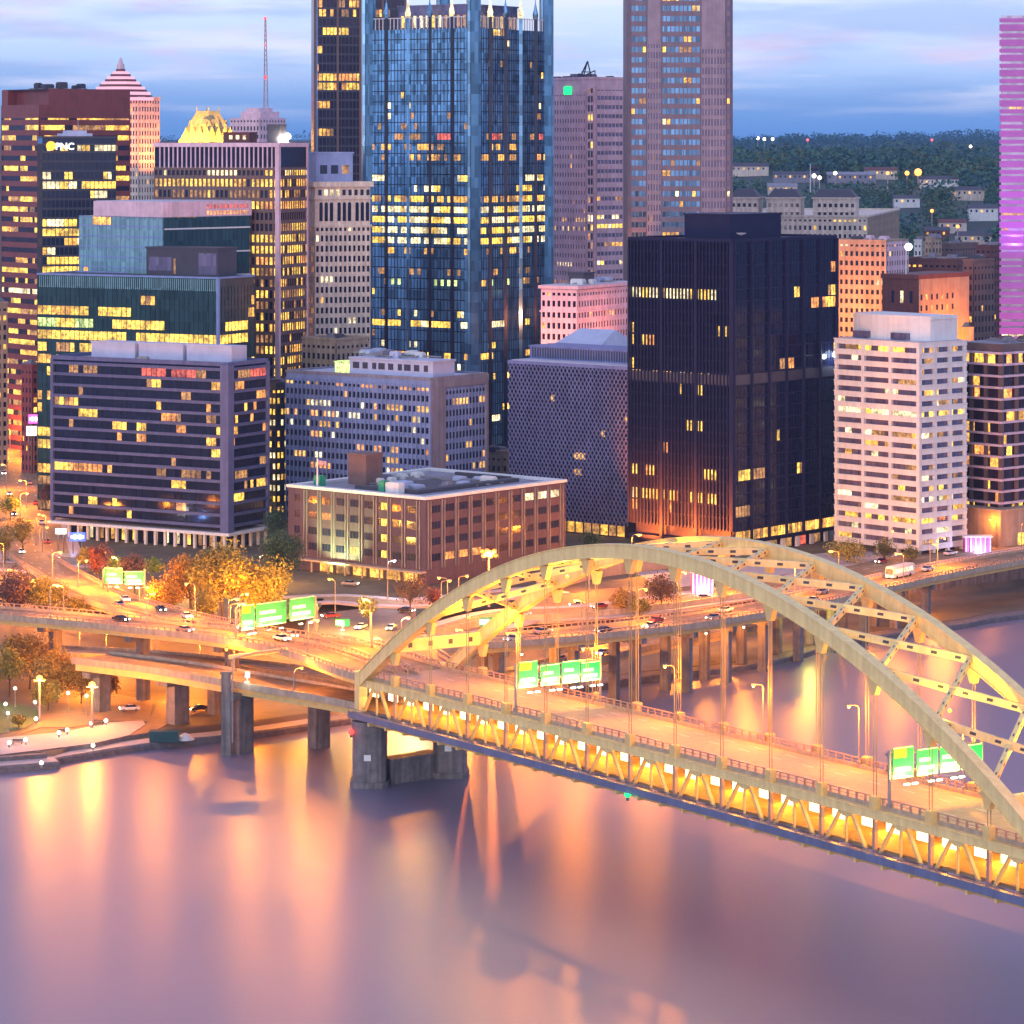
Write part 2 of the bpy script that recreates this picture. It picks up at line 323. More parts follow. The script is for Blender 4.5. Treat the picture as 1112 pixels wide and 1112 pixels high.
slab('promenade', [gnd(x, y, PZ) for x, y in ((-40,824), (0,820), (40,815.5), (100,808), (140,799), (158,787), (155,783), (120,785), (70,795), (20,800), (-40,806))], M['paving'], .12, 2.2)
slab('park_lawn', [gnd(x, y, PZ) for x, y in ((-60,795), (0,797), (28,791), (42,782), (40,772), (20,765), (-60,757))], M['grass'], .1)
slab('park_path', [gnd(x, y, PZ) for x, y in ((22,797), (45,790), (75,790), (120,783), (162,784), (166,762), (120,752), (60,760), (38,766), (45,777), (40,788))], M['path'], .03)
slab('service_road', [gnd(x, y, 2.5) for x, y in ((140,799), (158,787), (166,774), (172,762), (250,758), (258,764), (215,774), (188,783), (166,795))], M['path'], .02, 2.2)
# ------------------------------------------------------------------ far hills
def hill_z(x, y):
    prof = ((1250,6), (1500,14), (1700,34), (2000,64), (2350,88), (2700,103), (3300,96), (3900,106), (4600,113), (5400,106), (6600,129), (7600,131), (9500,100))
    for (a, za), (b, zb) in zip(prof, prof[1:]):
        if a <= y <= b: z = za+(zb-za)*sst(a, b, y); break
    else: z = 5
    r = math.sin(x*.0041+y*.002+1)*.5+math.sin(x*.0093-y*.0031+2.2)*.3+math.sin(x*.023+.7)*.13+math.sin(x*.051+y*.013)*.07
    return z+r*min(10, max(0, (y-1500)*.006))
mb = MB(); ys = [1230+45*i for i in range(70)]+[4400+110*i for i in range(45)]; nx = 90
vs = []
for y in ys:
    w = y*.24
    for i in range(nx): x = -w+2*w*i/(nx-1); vs.append((x, y, hill_z(x, y)))
mb.add(vs, [(j*nx+i, j*nx+i+1, (j+1)*nx+i+1, (j+1)*nx+i) for j in range(len(ys)-1) for i in range(nx-1)])
tag(mb.build('hills', mat('wooded_hillside', (.028,.055,.038), scale=.02, var=.5), smooth=True), kind='structure')
def leafmat(name, c, hue=.35):
    m = mat(name, c, rough=.8, var=hue, scale=.35); return m
rw = random.Random(3); wmb = MB(); CLR = []
def wood(x0f, x1f, y0, y1, n, s0, leaves):
    for _ in range(n):
        y = rw.uniform(y0, y1); x = rw.uniform(x0f, x1f)*y
        if any(abs(x-cx*y/cy) < cw and cy-cl < y < cy+14 for cx, cy, cw, cl in CLR): continue
        z = hill_z(x, y); wn = .5+.5*math.sin(x*.017+2*math.sin(y*.006))*math.sin(y*.011+1.3*math.sin(x*.009)); r = rw.uniform(.5, 1.5)*s0*(.7+.6*wn)
        if wn < .22 and y < 4700 and rw.random() < .7: continue
        cm = (3,3,0,3) if y > 4700 else (0,0,3,1) if wn < .45 else ((1,1,2,0) if wn < .65 else (3,3,0,1)) if rw.random() < .75 else (2,2,1,1)
        for _ in range(leaves):
            d = Vector((rw.gauss(0,1), rw.gauss(0,1), rw.gauss(0,1))).normalized()*rw.uniform(.55, 1)
            p = Vector((x+d.x*r, y+d.y*r, z+r*.75+d.z*r*.8)); a = Vector((rw.gauss(0,1), rw.gauss(0,1), rw.gauss(0,.6))).normalized(); c = a.cross(Vector((rw.gauss(0,1), rw.gauss(0,1), rw.gauss(0,1)))).normalized(); q = r*rw.uniform(.10, .20)
            wmb.add([p-a*q, p+c*q*.8, p+a*q, p-c*q*.8], [(0,1,2,3)], rw.choice(cm))
def grow_wood():
    wood(.066, .158, 1750, 2750, 1500, 6.5, 60); wood(.066, .165, 2750, 4700, 1300, 8.5, 40); wood(-.17, -.05, 2300, 4700, 350, 9, 14); wood(.05, .165, 5000, 7600, 1500, 10, 26); wood(-.17, -.05, 6000, 7600, 500, 9, 10)
    tag(wmb.build('hillside_wood', [leafmat('hill_leaves_dark', (.035,.10,.06)), leafmat('hill_leaves_mid', (.065,.15,.07)), leafmat('hill_leaves_olive', (.10,.11,.04)), leafmat('hill_leaves_haze_blue', (.03,.10,.10))]), kind='stuff')  # blue leaves put distance haze into the colour, mostly on the far ridge
# ------------------------------------------------------------------ buildings
def runs(n, p, L, rng):
    if p <= 0: return [False]*n
    if p >= 1: return [True]*n
    o = []; s = rng.random() < p
    for _ in range(n):
        o.append(s); s = (rng.random() > 1/L) if s else (rng.random() < p/(1-p)/L)
    return o
class Bld:
    def __init__(s, name, label, cat, cx, Y, th, lx=None, rx=None, ytop=None, a=None, b=None, z0=7.6, ztop=None, group=None):
        s.th = R(th); s.C = Vector((xat(cx, Y), Y, 0)); s.u = Vector((-math.cos(s.th), math.sin(s.th), 0)); s.v = Vector((math.sin(s.th), math.cos(s.th), 0))
        c, n = math.cos(s.th), math.sin(s.th)
        if a is None: r = (lx-556)/F; a = (s.C.x-r*Y)/(c+r*n)
        if b is None: r = (rx-556)/F; b = (r*Y-s.C.x)/(n-r*c)
        s.a, s.b, s.z0 = a, b, z0; s.z1 = zat(ytop, Y) if ztop is None else ztop; s.Y = Y
        s.rng = random.Random(hash_(name+label)); s.ro = None; s.wins = []; s.mb = MB(); s.mats = []
        s.root = thing(name, s.C+Vector((0,0,z0)), label, cat, group)
    def P(s, p, q, z): return s.C+s.u*p+s.v*q+Vector((0,0,z))
    def box(s, mb, p0, p1, q0, q1, z0, z1, mi=0): mb.obox(s.P(p0,q0,z0), s.u*(p1-p0), s.v*(q1-q0), (0,0,z1-z0), mi)
    def fbox(s, mb, face, t0, t1, d0, d1, z0, z1, mi=0):
        if face == 'L': s.box(mb, t0, t1, -d1, -d0, z0, z1, mi)
        else: s.box(mb, -d1, -d0, t0, t1, z0, z1, mi)
    def part(s, name, m, fn, parent=None, smooth=False):
        mb = MB(); fn(mb); return mb.build(name, m, parent or s.root, smooth)
    def core(s, m='gl_dark', name='wall', inset=0):
        s.part(name, M[m], lambda mb: s.box(mb, inset, s.a-inset, inset, s.b-inset, s.z0, s.z1))
    def rowfn(s, p, L=3, keys=('warm','gold'), rows=None):
        def f(r, n, face):
            pr, kk, LL = p, keys, L
            if rows and r in rows:
                x = rows[r]
                if isinstance(x, tuple): pr, kk = x[0], x[1]; LL = x[2] if len(x) > 2 else L
                else: pr = x
            o = []; cur = s.rng.choice(kk)
            for on in runs(n, pr, LL, s.rng):
                if s.rng.random() < .35: cur = s.rng.choice(kk)
                o.append(cur if on else None)
            return o
        return f
    def grid(s, face, fh, bw, pier, sp, d, wall, pf, z0=None, z1=None, t0=0, t1=None, dark='gl_dark', darkwin=True, wname='wall', ends=None, spd=None, win_d=.05):
        z0 = s.z0 if z0 is None else z0; z1 = s.z1 if z1 is None else z1; t1 = (s.a if face == 'L' else s.b) if t1 is None else t1
        nf = max(1, round((z1-z0)/fh)); nb = max(1, round((t1-t0)/bw)); fh = (z1-z0)/nf; bw = (t1-t0)/nb; e = pier if ends is None else ends
        mb = MB(); spd = d-.08 if spd is None else spd
        for i in range(nb+1):
            w = e if i in (0, nb) else pier
            if w <= 0: continue
            c = t0+i*bw; a_, b_ = c-w/2, c+w/2
            if i == 0: a_, b_ = t0-(d if t0 == 0 else 0), t0+w/2
            if i == nb: a_, b_ = t1-w/2, t1
            s.fbox(mb, face, a_, b_, 0, d, z0, z1)
        if sp > 0:
            for j in range(nf): s.fbox(mb, face, t0-(spd if t0 == 0 else 0), t1-.01, 0, spd, z0+j*fh, z0+j*fh+sp)
            s.fbox(mb, face, t0-(spd if t0 == 0 else 0), t1-.01, 0, spd+.02, z1-sp*.6, z1+.003)
        if mb.v: mb.build(wname, M[wall], s.root)
        for j in range(nf):
            ks = pf(nf-1-j, nb, face)
            for i in range(nb):
                if ks[i] is None and not darkwin: continue
                w = pier/2+.02
                s.wins.append((face, t0+i*bw+w, t0+(i+1)*bw-w, z0+j*fh+sp+.01, z0+(j+1)*fh-.02, ks[i] or dark, win_d))
    def finish(s, cap=100):
        ws = s.wins; order = sorted(range(len(ws)), key=lambda i: (-round((ws[i][2]-ws[i][1])*(ws[i][4]-ws[i][3])*(1 if ws[i][0] == 'L' or s.b > s.a*.6 else .7)), 0 if ws[i][5] in LIT else 1, s.rng.random()))
        keep, rest = order[:cap], order[cap:]; cache = {}
        for i in keep:
            f, t0, t1, z0, z1, k, d = ws[i]; key = (f, round(t1-t0, 2), round(z1-z0, 2), k, d)
            o = s.P((t0, -d, 0)[0] if f == 'L' else -d, (-d) if f == 'L' else t0, z0) if False else (s.P(t0, 0, z0) if f == 'L' else s.P(0, t0, z0))
            if key not in cache:
                mb = MB(); 
                th = d-.02 if d > 0 else .06
                if f == 'L': mb.obox(-s.v*d, s.u*(t1-t0), s.v*th, (0,0,z1-z0))
                else: mb.obox(-s.u*d, s.v*(t1-t0), s.u*th, (0,0,z1-z0))
                cache[key] = mb.mesh('window', LIT[k] if k in LIT else M[k])
            w = bpy.data.objects.new('window', cache[key]); COL.objects.link(w); w.parent = s.root; w.location = o-s.root.location
        if rest:
            mb = MB(); ks = sorted({ws[i][5] for i in rest}); ix = {k: n for n, k in enumerate(ks)}
            for i in rest:
                f, t0, t1, z0, z1, k, d = ws[i]; s.fbox(mb, f, t0, t1, .02 if d > 0 else d-.06, d, z0, z1, ix[k])
            tag(mb.build('window', [LIT[k] if k in LIT else M[k] for k in ks], s.root), kind='stuff')
    def rim(s, m, h=1.0, w=.5, over=.25, z=None, name='parapet'):
        z = s.z1 if z is None else z
        def f(mb):
            s.box(mb, -over, s.a+over, -over, w, z+.004, z+h); s.box(mb, -over, s.a+over, s.b-w, s.b+over, z+.004, z+h)
            s.box(mb, -over, w, w, s.b-w, z+.004, z+h-.004); s.box(mb, s.a-w, s.a+over, w, s.b-w, z+.004, z+h-.004)
        s.part(name, M[m], f)
    def roof(s, m='roof'): s.ro = s.part('roof', M[m], lambda mb: s.box(mb, .3, s.a-.3, .3, s.b-.3, s.z1-.2, s.z1+.15))
    def units(s, n, m=('steelblue','silver2','conc'), hmax=3.0, z=None, x0=.12, x1=.88):
        z = s.z1+.15 if z is None else z
        for _ in range(n):
            p = s.rng.uniform(x0, x1)*s.a; q = s.rng.uniform(.2, .8)*s.b; w = s.rng.uniform(1.5, 5); l = s.rng.uniform(1.5, 4); h = s.rng.uniform(1, hmax)
            def f(mb):
                s.box(mb, p-w/2, p+w/2, q-l/2, q+l/2, z, z+h); s.box(mb, p-w/2+.25, p+w/2-.25, q-l/2+.25, q+l/2-.25, z+h, z+h+.35)
            s.part('roof_unit', M[s.rng.choice(m)], f, parent=s.ro)
            l2 = s.rng.uniform(3, 9); s.part('duct', M['pole'], lambda mb: (s.box(mb, max(1, p-l2), min(s.a-1, p+l2), q-.25, q+.25, z+.25, z+.7), s.box(mb, p-.2, p+.2, max(1, q-4), q-.25, z+.3, z+.62)), parent=s.ro)
def hash_(t):
    h = 5381
    for ch in t: h = (h*33+ord(ch)) & 0xffffffff
    return h
W_ = ('warm','gold','gold','orange'); WW = ('warm','gold','white')
# --- broad dark office block with pale lavender floor bands (left foreground)
b = Bld('banded_office_block', 'broad dark office block with lavender grey floor bands and pilotis above orange trees', 'office block', 247, 958, 30, 57, 290, 398)
zb = 14.2; b.core('gl_black', 'glass_wall') if False else b.part('glass_wall', M['gl_black'], lambda mb: b.box(mb, 0, b.a, 0, b.b, zb, b.z1))
for f, n in (('L', 34), ('R', 11)):
    L_ = b.a if f == 'L' else b.b; nf = 14; fh = (b.z1-1.0-zb-1.0)/nf
    for j in range(nf+1):
        zz = zb+1.0+j*fh
        b.part('floor_band', M['lav_conc'], lambda mb: (b.fbox(mb, f, .8 if f == 'L' else 2.2, L_-.6, 0, .75, zz-.42, zz+.42), b.fbox(mb, f, .8 if f == 'L' else 2.2, L_-.6, .75, .95, zz+.28, zz+.50)))
        if j < nf:
            for i, k in enumerate(b.rowfn(.15, 2.0, ('warm','gold','orange','dim','dim'), {0: (.55, ('red','dim','dim'), 5), 5: .3, 9: .35})(nf-1-j, n, f)):
                t0 = 2.2+(L_-3)*i/n; b.wins.append((f, t0+.12, t0+(L_-3)/n-.12, zz+.50, zz+fh-.45, k or 'gl_dark', .06))
b.part('corner_pier', M['lav_conc'], lambda mb: (b.box(mb, -1.0, 2.0, -1.0, 2.0, zb-.8, b.z1+.4), b.box(mb, b.a-.8, b.a+.2, -.9, .4, zb-.8, b.z1+.3), b.box(mb, -.9, .4, b.b-.8, b.b+.2, zb-.8, b.z1+.3)))
b.part('soffit_beam', M['white'], lambda mb: b.box(mb, -1.6, b.a+.6, -1.6, b.b+.6, zb-1.7, zb-.85))
b.part('lobby_glass', M['gl_black'], lambda mb: b.box(mb, 4, b.a-4, 4, b.b-2, b.z0, zb-1.7))
for i in range(17): b.part('column', M['white'], lambda mb: (b.box(mb, 1+i*3.65, 1.8+i*3.65, .2, 1.0, b.z0, zb-1.7)))
for i in range(5): b.part('column', M['white'], lambda mb: (b.box(mb, .2, 1.0, 4.6+i*4, 5.4+i*4, b.z0, zb-1.7)))
for i in range(14): b.wins.append(('L', 4+i*4.1, 5.2+i*4.1, b.z0+.8, zb-2.2, b.rng.choice(('gold','warm','dim','white')), -3.9))
b.rim('lav_conc', 1.2); b.roof()
for i in range(3): b.part('roof_screen', M['steelblue'], lambda mb: (b.box(mb, 2+i*17.4, 18.6+i*17.4, 5-i*.8, 13, b.z1+.15, b.z1+5.6), b.box(mb, 1.8+i*17.4, 18.8+i*17.4, 4.8-i*.8, 5-i*.8, b.z1+5.4, b.z1+5.9)))
b.units(4, hmax=2); b.finish()
# --- low purple brown brick block
b = Bld('brick_office_block', 'low purple brown brick block with white roof rim, pale fins and open roof well', 'office block', 462, 886, 40, 313, 614, 543)
b.core('brick')
for f, n in (('L', 8), ('R', 10)):
    L_ = (b.a if f == 'L' else b.b); s0 = 2.5 if f == 'L' else 1.5; e0 = L_-(7 if f == 'L' else 2); bay = (e0-s0)/n; fh = 4.45
    for i in range(n+1): b.part('fin', M['pole'], lambda mb: (b.fbox(mb, f, s0+i*bay-.62, s0+i*bay-.44, 0, .4, 11.9, b.z1-.4), b.fbox(mb, f, s0+i*bay+.44, s0+i*bay+.62, 0, .4, 11.9, b.z1-.4)))
    for j in range(4):
        for i in range(n):
            for h in range(3):
                k = None
                if f == 'L' and i == 2 and h < 2: k = 'gold'
                if f == 'L' and (i, j) in ((4, 0),): k = 'gold'
                if f == 'L' and (i, j) == (6, 2): k = 'orange'
                if f == 'R' and j == 3 and i >= 7: k = 'white'
                if f == 'R' and j == 0 and i in (1, 2, 3): k = 'orange'
                t0 = s0+i*bay+1.0+h*(bay-2)/3
                b.wins.append((f, t0+.08, t0+(bay-2)/3-.08, 14.0+j*fh, 16.0+j*fh, k or 'gl_dark', .07))
    if f == 'L':
        for j in range(4):
            for h in range(2): b.wins.append((f, b.a-4.6+h*1.2, b.a-3.7+h*1.2, 14.0+j*fh, 16.0+j*fh, 'gl_dark', .07))
b.part('canopy', M['para'], lambda mb: (b.box(mb, -.3, b.a-5, -2.6, .02, 11.0, 11.5)))
for i in range(7): b.part('canopy_post', M['para'], lambda mb: b.box(mb, 2+i*6.5, 2.4+i*6.5, -2.4, -2.0, b.z0, 11.0))
for i in range(6): b.wins.append(('L', 3+i*6.4, 8+i*6.4, 8.2, 10.6, b.rng.choice(('orange','dim','warm')), .06))
b.rim('white', .8, 2.2, .4, name='roof_rim'); b.roof('roof')
b.part('roof_well_wall', M['roof_d'], lambda mb: (b.box(mb, 10, 13, 8, b.b-9, b.z1+.2, b.z1+1.2), b.box(mb, 13, 34, 8, 9, b.z1+.2, b.z1+1.2), b.box(mb, 13, 34, b.b-10, b.b-9, b.z1+.2, b.z1+1.5)))
b.part('roof_well_floor', M['dark'], lambda mb: b.box(mb, 13, 34, 9, b.b-10, b.z1+.16, b.z1+.3))
b.part('stair_tower', M['brown'], lambda mb: (b.box(mb, 37, 44, 16, 23, b.z1+.15, b.z1+8.6), b.box(mb, 36.7, 44.3, 15.7, 23.3, b.z1+8.6, b.z1+9.1)))
for p, q, s_ in ((44, 4, 2.4), (20, 5, 2.2)): b.part('roof_unit', M['green_p'], lambda mb: (b.box(mb, p, p+s_, q, q+2.6, b.z1+.15, b.z1+3.2), b.box(mb, p+.2, p+s_-.2, q+.2, q+2.4, b.z1+3.2, b.z1+3.4)))
b.part('roof_unit', M['white'], lambda mb: (b.box(mb, 14.5, 19.5, 5, 7.5, b.z1+.15, b.z1+3.0), b.box(mb, 14.7, 19.3, 5.2, 7.3, b.z1+3.0, b.z1+3.25)))
b.units(16, ('steelblue','silver2','white'), 1.8); b.finish()
BRK = b
# --- silver grey finned block behind it
b = Bld('finned_office_block', 'blue grey metal finned office block with cluttered pale blue roof plant behind brick block', 'office block', 467, 1000, 37, 311, 529, 413)
b.core('silver')
pf = b.rowfn(.10, 2.2, ('warm','orange','white'), {0: (.45, ('warm','orange','dim'), 3), 1: .18, 2: .25, 3: .4, 4: .3, 5: .2, 6: .35, 7: .25, 8: .3})
b.grid('L', 3.45, 1.75, .42, 1.5, .55, 'silver', pf, z1=b.z1-1.6, spd=.12)
b.grid('R', 3.45, 1.75, .42, 1.5, .35, 'silver', b.rowfn(.16, 2.5, ('warm','orange')), z1=b.z1-3, t0=7.5, t1=b.b-1.2, spd=.12)
b.part('corner_slab', M['silver2'], lambda mb: (b.box(mb, -.6, 0, 0, 7.2, b.z0, b.z1), b.box(mb, -.6, 0, 7.2, b.b, b.z1-2.6, b.z1), b.box(mb, -.6, 0, b.b-1.1, b.b, b.z0, b.z1-2.6)))
b.rim('silver2', .8); b.roof('steelblue')
b.part('penthouse', M['steelblue'], lambda mb: (b.box(mb, 2, 36, 4, 15, b.z1+.15, b.z1+5.2), b.box(mb, 1.7, 36.3, 3.7, 15.3, b.z1+5.2, b.z1+5.7)))
for i in range(9): b.part('louvre', M['dark'], lambda mb: b.box(mb, 4+i*3.5, 5.6+i*3.5+(i % 3)*.5, 3.9, 4.0, b.z1+2.2, b.z1+4.2))
b.part('lit_stair_head', LIT['green'], lambda mb: (b.box(mb, 37.5, 43, 5, 12, b.z1+.15, b.z1+3.6), b.box(mb, 37.2, 43.3, 4.7, 12.3, b.z1+3.6, b.z1+4.0)))
b.units(10, ('steelblue','white','silver2'), 1.8, z=b.z1+5.7, x0=.1, x1=.75); b.finish()
# --- lattice fronted block
b = Bld('lattice_office_block', 'dark office block wrapped in a pale blue diamond lattice beside the black tower', 'office block', 683, 985, 40, 553, None, 402, b=28)
b.part('glass_wall', M['gl_dark'], lambda mb: b.box(mb, 0, b.a, 0, b.b, 12.0, b.z1))
def lattice(mb):
    L_, z0, z1 = b.a, 12.0, b.z1; Hh = z1-z0; st = 1.55; sl = .62
    n = int((L_+Hh*sl)/st)+1
    for k in range(n):
        for sg in (1, -1):
            x0 = k*st-Hh*sl if sg > 0 else L_-(k*st-Hh*sl); x1 = x0+sg*Hh*sl
            t0, t1 = 0.0, 1.0
            for lo, hi in ((0, L_),):
                for bound, up in ((lo, False), (hi, True)):
                    if x1 != x0:
                        tt = (bound-x0)/(x1-x0)
                        if (x1 > x0) == up: t1 = min(t1, tt)
                        else: t0 = max(t0, tt)
            if t1-t0 < .01: continue
            d = .42 if sg > 0 else .36
            p = b.P(x0+(x1-x0)*t0, -d, z0+Hh*t0); q = b.P(x0+(x1-x0)*t1, -d, z0+Hh*t1)
            mb.bar(p, q, .24, .34, up=b.v)
b.part('diamond_lattice', M['lattice'], lattice)
b.part('roof_band', M['lattice'], lambda mb: b.box(mb, -.3, b.a+.3, -.5, b.b, b.z1, b.z1+1.0))
b.part('roof', M['roof_w'], lambda mb: b.box(mb, .5, b.a-.5, .5, b.b-.5, b.z1+1.0, b.z1+1.2))
b.part('penthouse', M['lattice'], lambda mb: (b.box(mb, 5, b.a-1, 9, b.b-4, b.z1+1.2, b.z1+5.0), b.box(mb, 4.7, b.a-.7, 8.7, b.b-3.7, b.z1+5.0, b.z1+5.4)))
for i in range(40): b.part('louvre', M['dark'], lambda mb: b.box(mb, 5.3+i*1.03, 5.8+i*1.03, 8.85, 9.0, b.z1+1.6, b.z1+4.7))
for i, j in ((17,7), (18,7), (19,7), (17,5), (18,5), (30,12), (8,3), (24,10), (11,14), (33,6)): b.wins.append(('L', b.a-i*1.55-1.4, b.a-i*1.55-.2, 14+j*2.5, 16+j*2.5, 'warm', .2))
b.part('lobby', M['dark'], lambda mb: b.box(mb, 3, b.a-3, 2, b.b, b.z0, 12.0))
for i in range(13): b.wins.append(('L', 3.3+i*3.3, 6.0+i*3.3, 8.4, 11.6, b.rng.choice(('gold','warm','dim')), -1.9))
b.finish()
# --- black tower
b = Bld('black_tower', 'blue black ribbed office tower with tall dark roof box behind the bridge arch', 'tower', 795, 943, 40, 683, 908, 263)
b.part('glass_wall', M['gl_black'], lambda mb: b.box(mb, 0, b.a, 0, b.b, 15.5, b.z1))
rows = {4: (.75, ('gold','white'), 9), 7: (.28, ('gold',), 4), 8: .2, 10: (.15, W_), 11: (.4, ('gold','white'), 5), 12: (.3, ('gold',), 5), 13: 0, 14: 0, 15: .03, 19: (.3, W_, 4), 20: .1, 21: (.45, ('dim','gold','white'), 3), 22: (.12, ('red','orange')), 23: .1}
b.grid('L', 3.62, 1.28, .30, .55, .75, 'black', b.rowfn(.035, 3, W_, rows), z0=15.5, darkwin=False, ends=1.2, spd=.15)
rows2 = {2: .06, 4: (.06, ('dim','gold')), 5: .06, 19: (.12, ('gold','dim'), 4), 25: (.2, ('warm',))}
b.grid('R', 3.62, 1.5, .10, .4, .12, 'black', b.rowfn(.008, 2.5, ('gold','dim','dim','orange'), rows2), z0=15.5, darkwin=False, spd=.1, ends=.1)
for i in range(7): b.part('mullion', M['black'], lambda mb: b.fbox(mb, 'R', i*(b.b-.6)/6, i*(b.b-.6)/6+.6, 0, .95, 11.5, b.z1))
for i in (1, 2): b.part('mullion', M['black'], lambda mb: b.fbox(mb, 'L', i*b.a/3-.5, i*b.a/3+.5, 0, .95, 11.5, b.z1))
b.part('plant_floor_band', M['dark'], lambda mb: (b.fbox(mb, 'L', .6, b.a-.6, 0, .35, 58.5, 61.5), b.fbox(mb, 'R', .6, b.b-.6, 0, .35, 58.5, 61.5)))
b.part('base_wall', M['black'], lambda mb: b.box(mb, 1.5, b.a-1.5, 1.5, b.b-1.5, b.z0, 15.5))
b.part('base_band', M['black'], lambda mb: b.box(mb, -.2, b.a+.2, -.2, b.b+.2, 11.2, 12.2))
for i in range(36): b.wins.append(('R', .8+i*1.5-.1, 1.9+i*1.5, 12.4, 15.2, b.rng.choice(('warm','gold','dim','orange')), .12))
for i in range(7): b.part('lobby_pier', M['white'], lambda mb: b.fbox(mb, 'R', 3+i*7.6, 4.6+i*7.6, -.9, -.2, b.z0, 11.2))
for i in range(6): b.wins.append(('R', 5+i*7.6, 9.4+i*7.6, 8.2, 10.8, b.rng.choice(('red','white','dim','green')), -1.3))
b.rim('black', .9); b.roof('roof_d')
b.part('roof_box', M['black'], lambda mb: (b.box(mb, 5, 22, 6, 32, b.z1+.15, b.z1+7.6), b.box(mb, 4.7, 22.3, 5.7, 32.3, b.z1+7.6, b.z1+8.1)))
b.part('dish', M['dish'], lambda mb: mb.lathe([(.1,-.25), (1.0,.05), (1.5,.45), (1.55,.5)], 12, b.P(2.5, 8, b.z1+2)), smooth=True)
b.finish(); BLK = b
# --- white banded block at right
b = Bld('white_banded_block', 'white concrete office block with continuous floor bands and curved white roof drum', 'office block', 998, 941, 48, 909, 1047, 372)
b.part('glass_wall', M['gl_dark'], lambda mb: b.box(mb, .3, b.a-.3, .3, b.b-.3, 11.0, b.z1))
nf = 19; fh = (b.z1-.8-11.0)/nf
for j in range(nf+1):
    zz = 11.0+j*fh
    b.part('floor_band', M['white'], lambda mb: (b.fbox(mb, 'L', -.75, b.a+.5, -.3, .75, zz-.85, zz+.72), b.fbox(mb, 'R', -.3+.31, b.b+.5, -.3, .75, zz-.85, zz+.72), b.fbox(mb, 'L', -.92, b.a+.6, .75, .92, zz+.5, zz+.8), b.fbox(mb, 'R', -.75, b.b+.6, .75, .92, zz+.5, zz+.8)))
    if j < nf:
        for f in ('L', 'R'):
            L_ = b.a if f == 'L' else b.b; n = 12 if f == 'L' else 9
            rr = {0: (.4, ('gold','warm','dim')), 6: (1 if f == 'L' else .5, ('gold','white')), 7: (0, W_), 8: .45, 9: .3, 13: (.35, WW), 16: (.9 if f == 'L' else .2, ('warm','gold')), 17: .2}
            for i, k in enumerate(b.rowfn(.2, 2.0, ('warm','white','dim'), rr)(nf-1-j, n, f)):
                b.wins.append((f, .4+i*(L_-.8)/n+.06, .4+(i+1)*(L_-.8)/n-.06, zz+.72, zz+fh-.86, k or 'gl_mauve', -.22))
for f, n in (('L', 3), ('R', 3)):
    L_ = b.a if f == 'L' else b.b
    for i in range(n+1): b.part('pier', M['white'], lambda mb: b.fbox(mb, f, max(-.6, i*L_/n-.55), min(L_+.4, i*L_/n+.55), -.28, .62, 10.4, b.z1-.2))
b.part('ground_floor_wall', M['dark'], lambda mb: b.box(mb, 2, b.a-2, 2, b.b-2, b.z0, 10.2))
for i in range(5): b.part('column', M['white'], lambda mb: (b.fbox(mb, 'L', i*(b.a-1)/4, i*(b.a-1)/4+1, -1, 0, b.z0, 10.2)))
for i in range(4): b.part('column', M['white'], lambda mb: (b.fbox(mb, 'R', i*(b.b-1)/3, i*(b.b-1)/3+1, -1.02, 0, b.z0, 10.2)))
b.roof('roof_w')
def drum(mb):
    pts = []
    for k in range(25):
        t = -1+2*k/24; pts.append(b.P(b.a*.5+t*b.a*.47, 3.0+3.2*(t*t), 0))
    pts += [b.P(b.a*.97, b.b-2, 0), b.P(b.a*.03, b.b-2, 0)]
    mb.prism([(p.x, p.y) for p in pts], b.z1+.15, b.z1+7.4)
    cc = Vector((sum(p.x for p in pts)/len(pts), sum(p.y for p in pts)/len(pts), 0)); q = [cc+(p-cc)*1.02 for p in pts]
    mb.prism([(p.x, p.y) for p in q], b.z1+6.4, b.z1+6.8)
b.part('roof_drum', M['white'], drum)
for p in (7, 22): b.part('louvre', M['gl_mauve'], lambda mb: b.box(mb, p, p+6, 2.2, 4.2, b.z1+.3, b.z1+2.3))
b.finish(); WHT = b
# --- brown banded block at the right edge
b = Bld('brown_banded_block', 'dark brown office block with thin pink bands, right of the white block', 'office block', 1087, 965, 48, 1040, 1135, 380)
b.part('glass_wall', M['gl_bronze'], lambda mb: b.box(mb, .3, b.a-.3, .3, b.b-.3, 18.0, b.z1))
nf = 14; fh = (b.z1-1-18.0)/nf
for j in range(nf+1):
    zz = 18.0+j*fh
    b.part('floor_band', M['pink'], lambda mb: (b.fbox(mb, 'L', -.9, b.a+.4, -.3, .9, zz-.35, zz+.3), b.fbox(mb, 'R', .0, b.b+.4, -.3, .9, zz-.35, zz+.3)))
    if j < nf:
        for f in ('L', 'R'):
            L_ = b.a if f == 'L' else b.b
            for i, k in enumerate(b.rowfn(.22, 2, W_, {0: (.6, ('orange','warm','gold')), 6: .4, 13: .5})(nf-1-j, 8, f)):
                b.wins.append((f, .4+i*(L_-.8)/8+.06, .4+(i+1)*(L_-.8)/8-.06, zz+.32, zz+fh-.37, k or 'gl_bronze', -.22))
for f in 'LR':
    L_ = b.a if f == 'L' else b.b
    for i in range(4): b.part('pier', M['brown'], lambda mb: b.fbox(mb, f, max(-.7, i*L_/3-.5), min(L_+.3, i*L_/3+.5), -.28, .7, 14, b.z1-.2))
b.part('podium', M['tan'], lambda mb: (b.box(mb, -4, b.a+1, -5, b.b+4, b.z0, 19.4), b.box(mb, -4.3, b.a+1.3, -5.3, b.b+4.3, 19.4, 20.1)))
for i in range(2): b.wins.append(('L', b.a-3-i*2.6, b.a-1.2-i*2.6, 16.4, 17.6, 'gl_dark', 5.07))
for i in range(3): b.wins.append(('R', 3+i*6, 6+i*6, 8.6, 12.6, 'gold', 4.07))
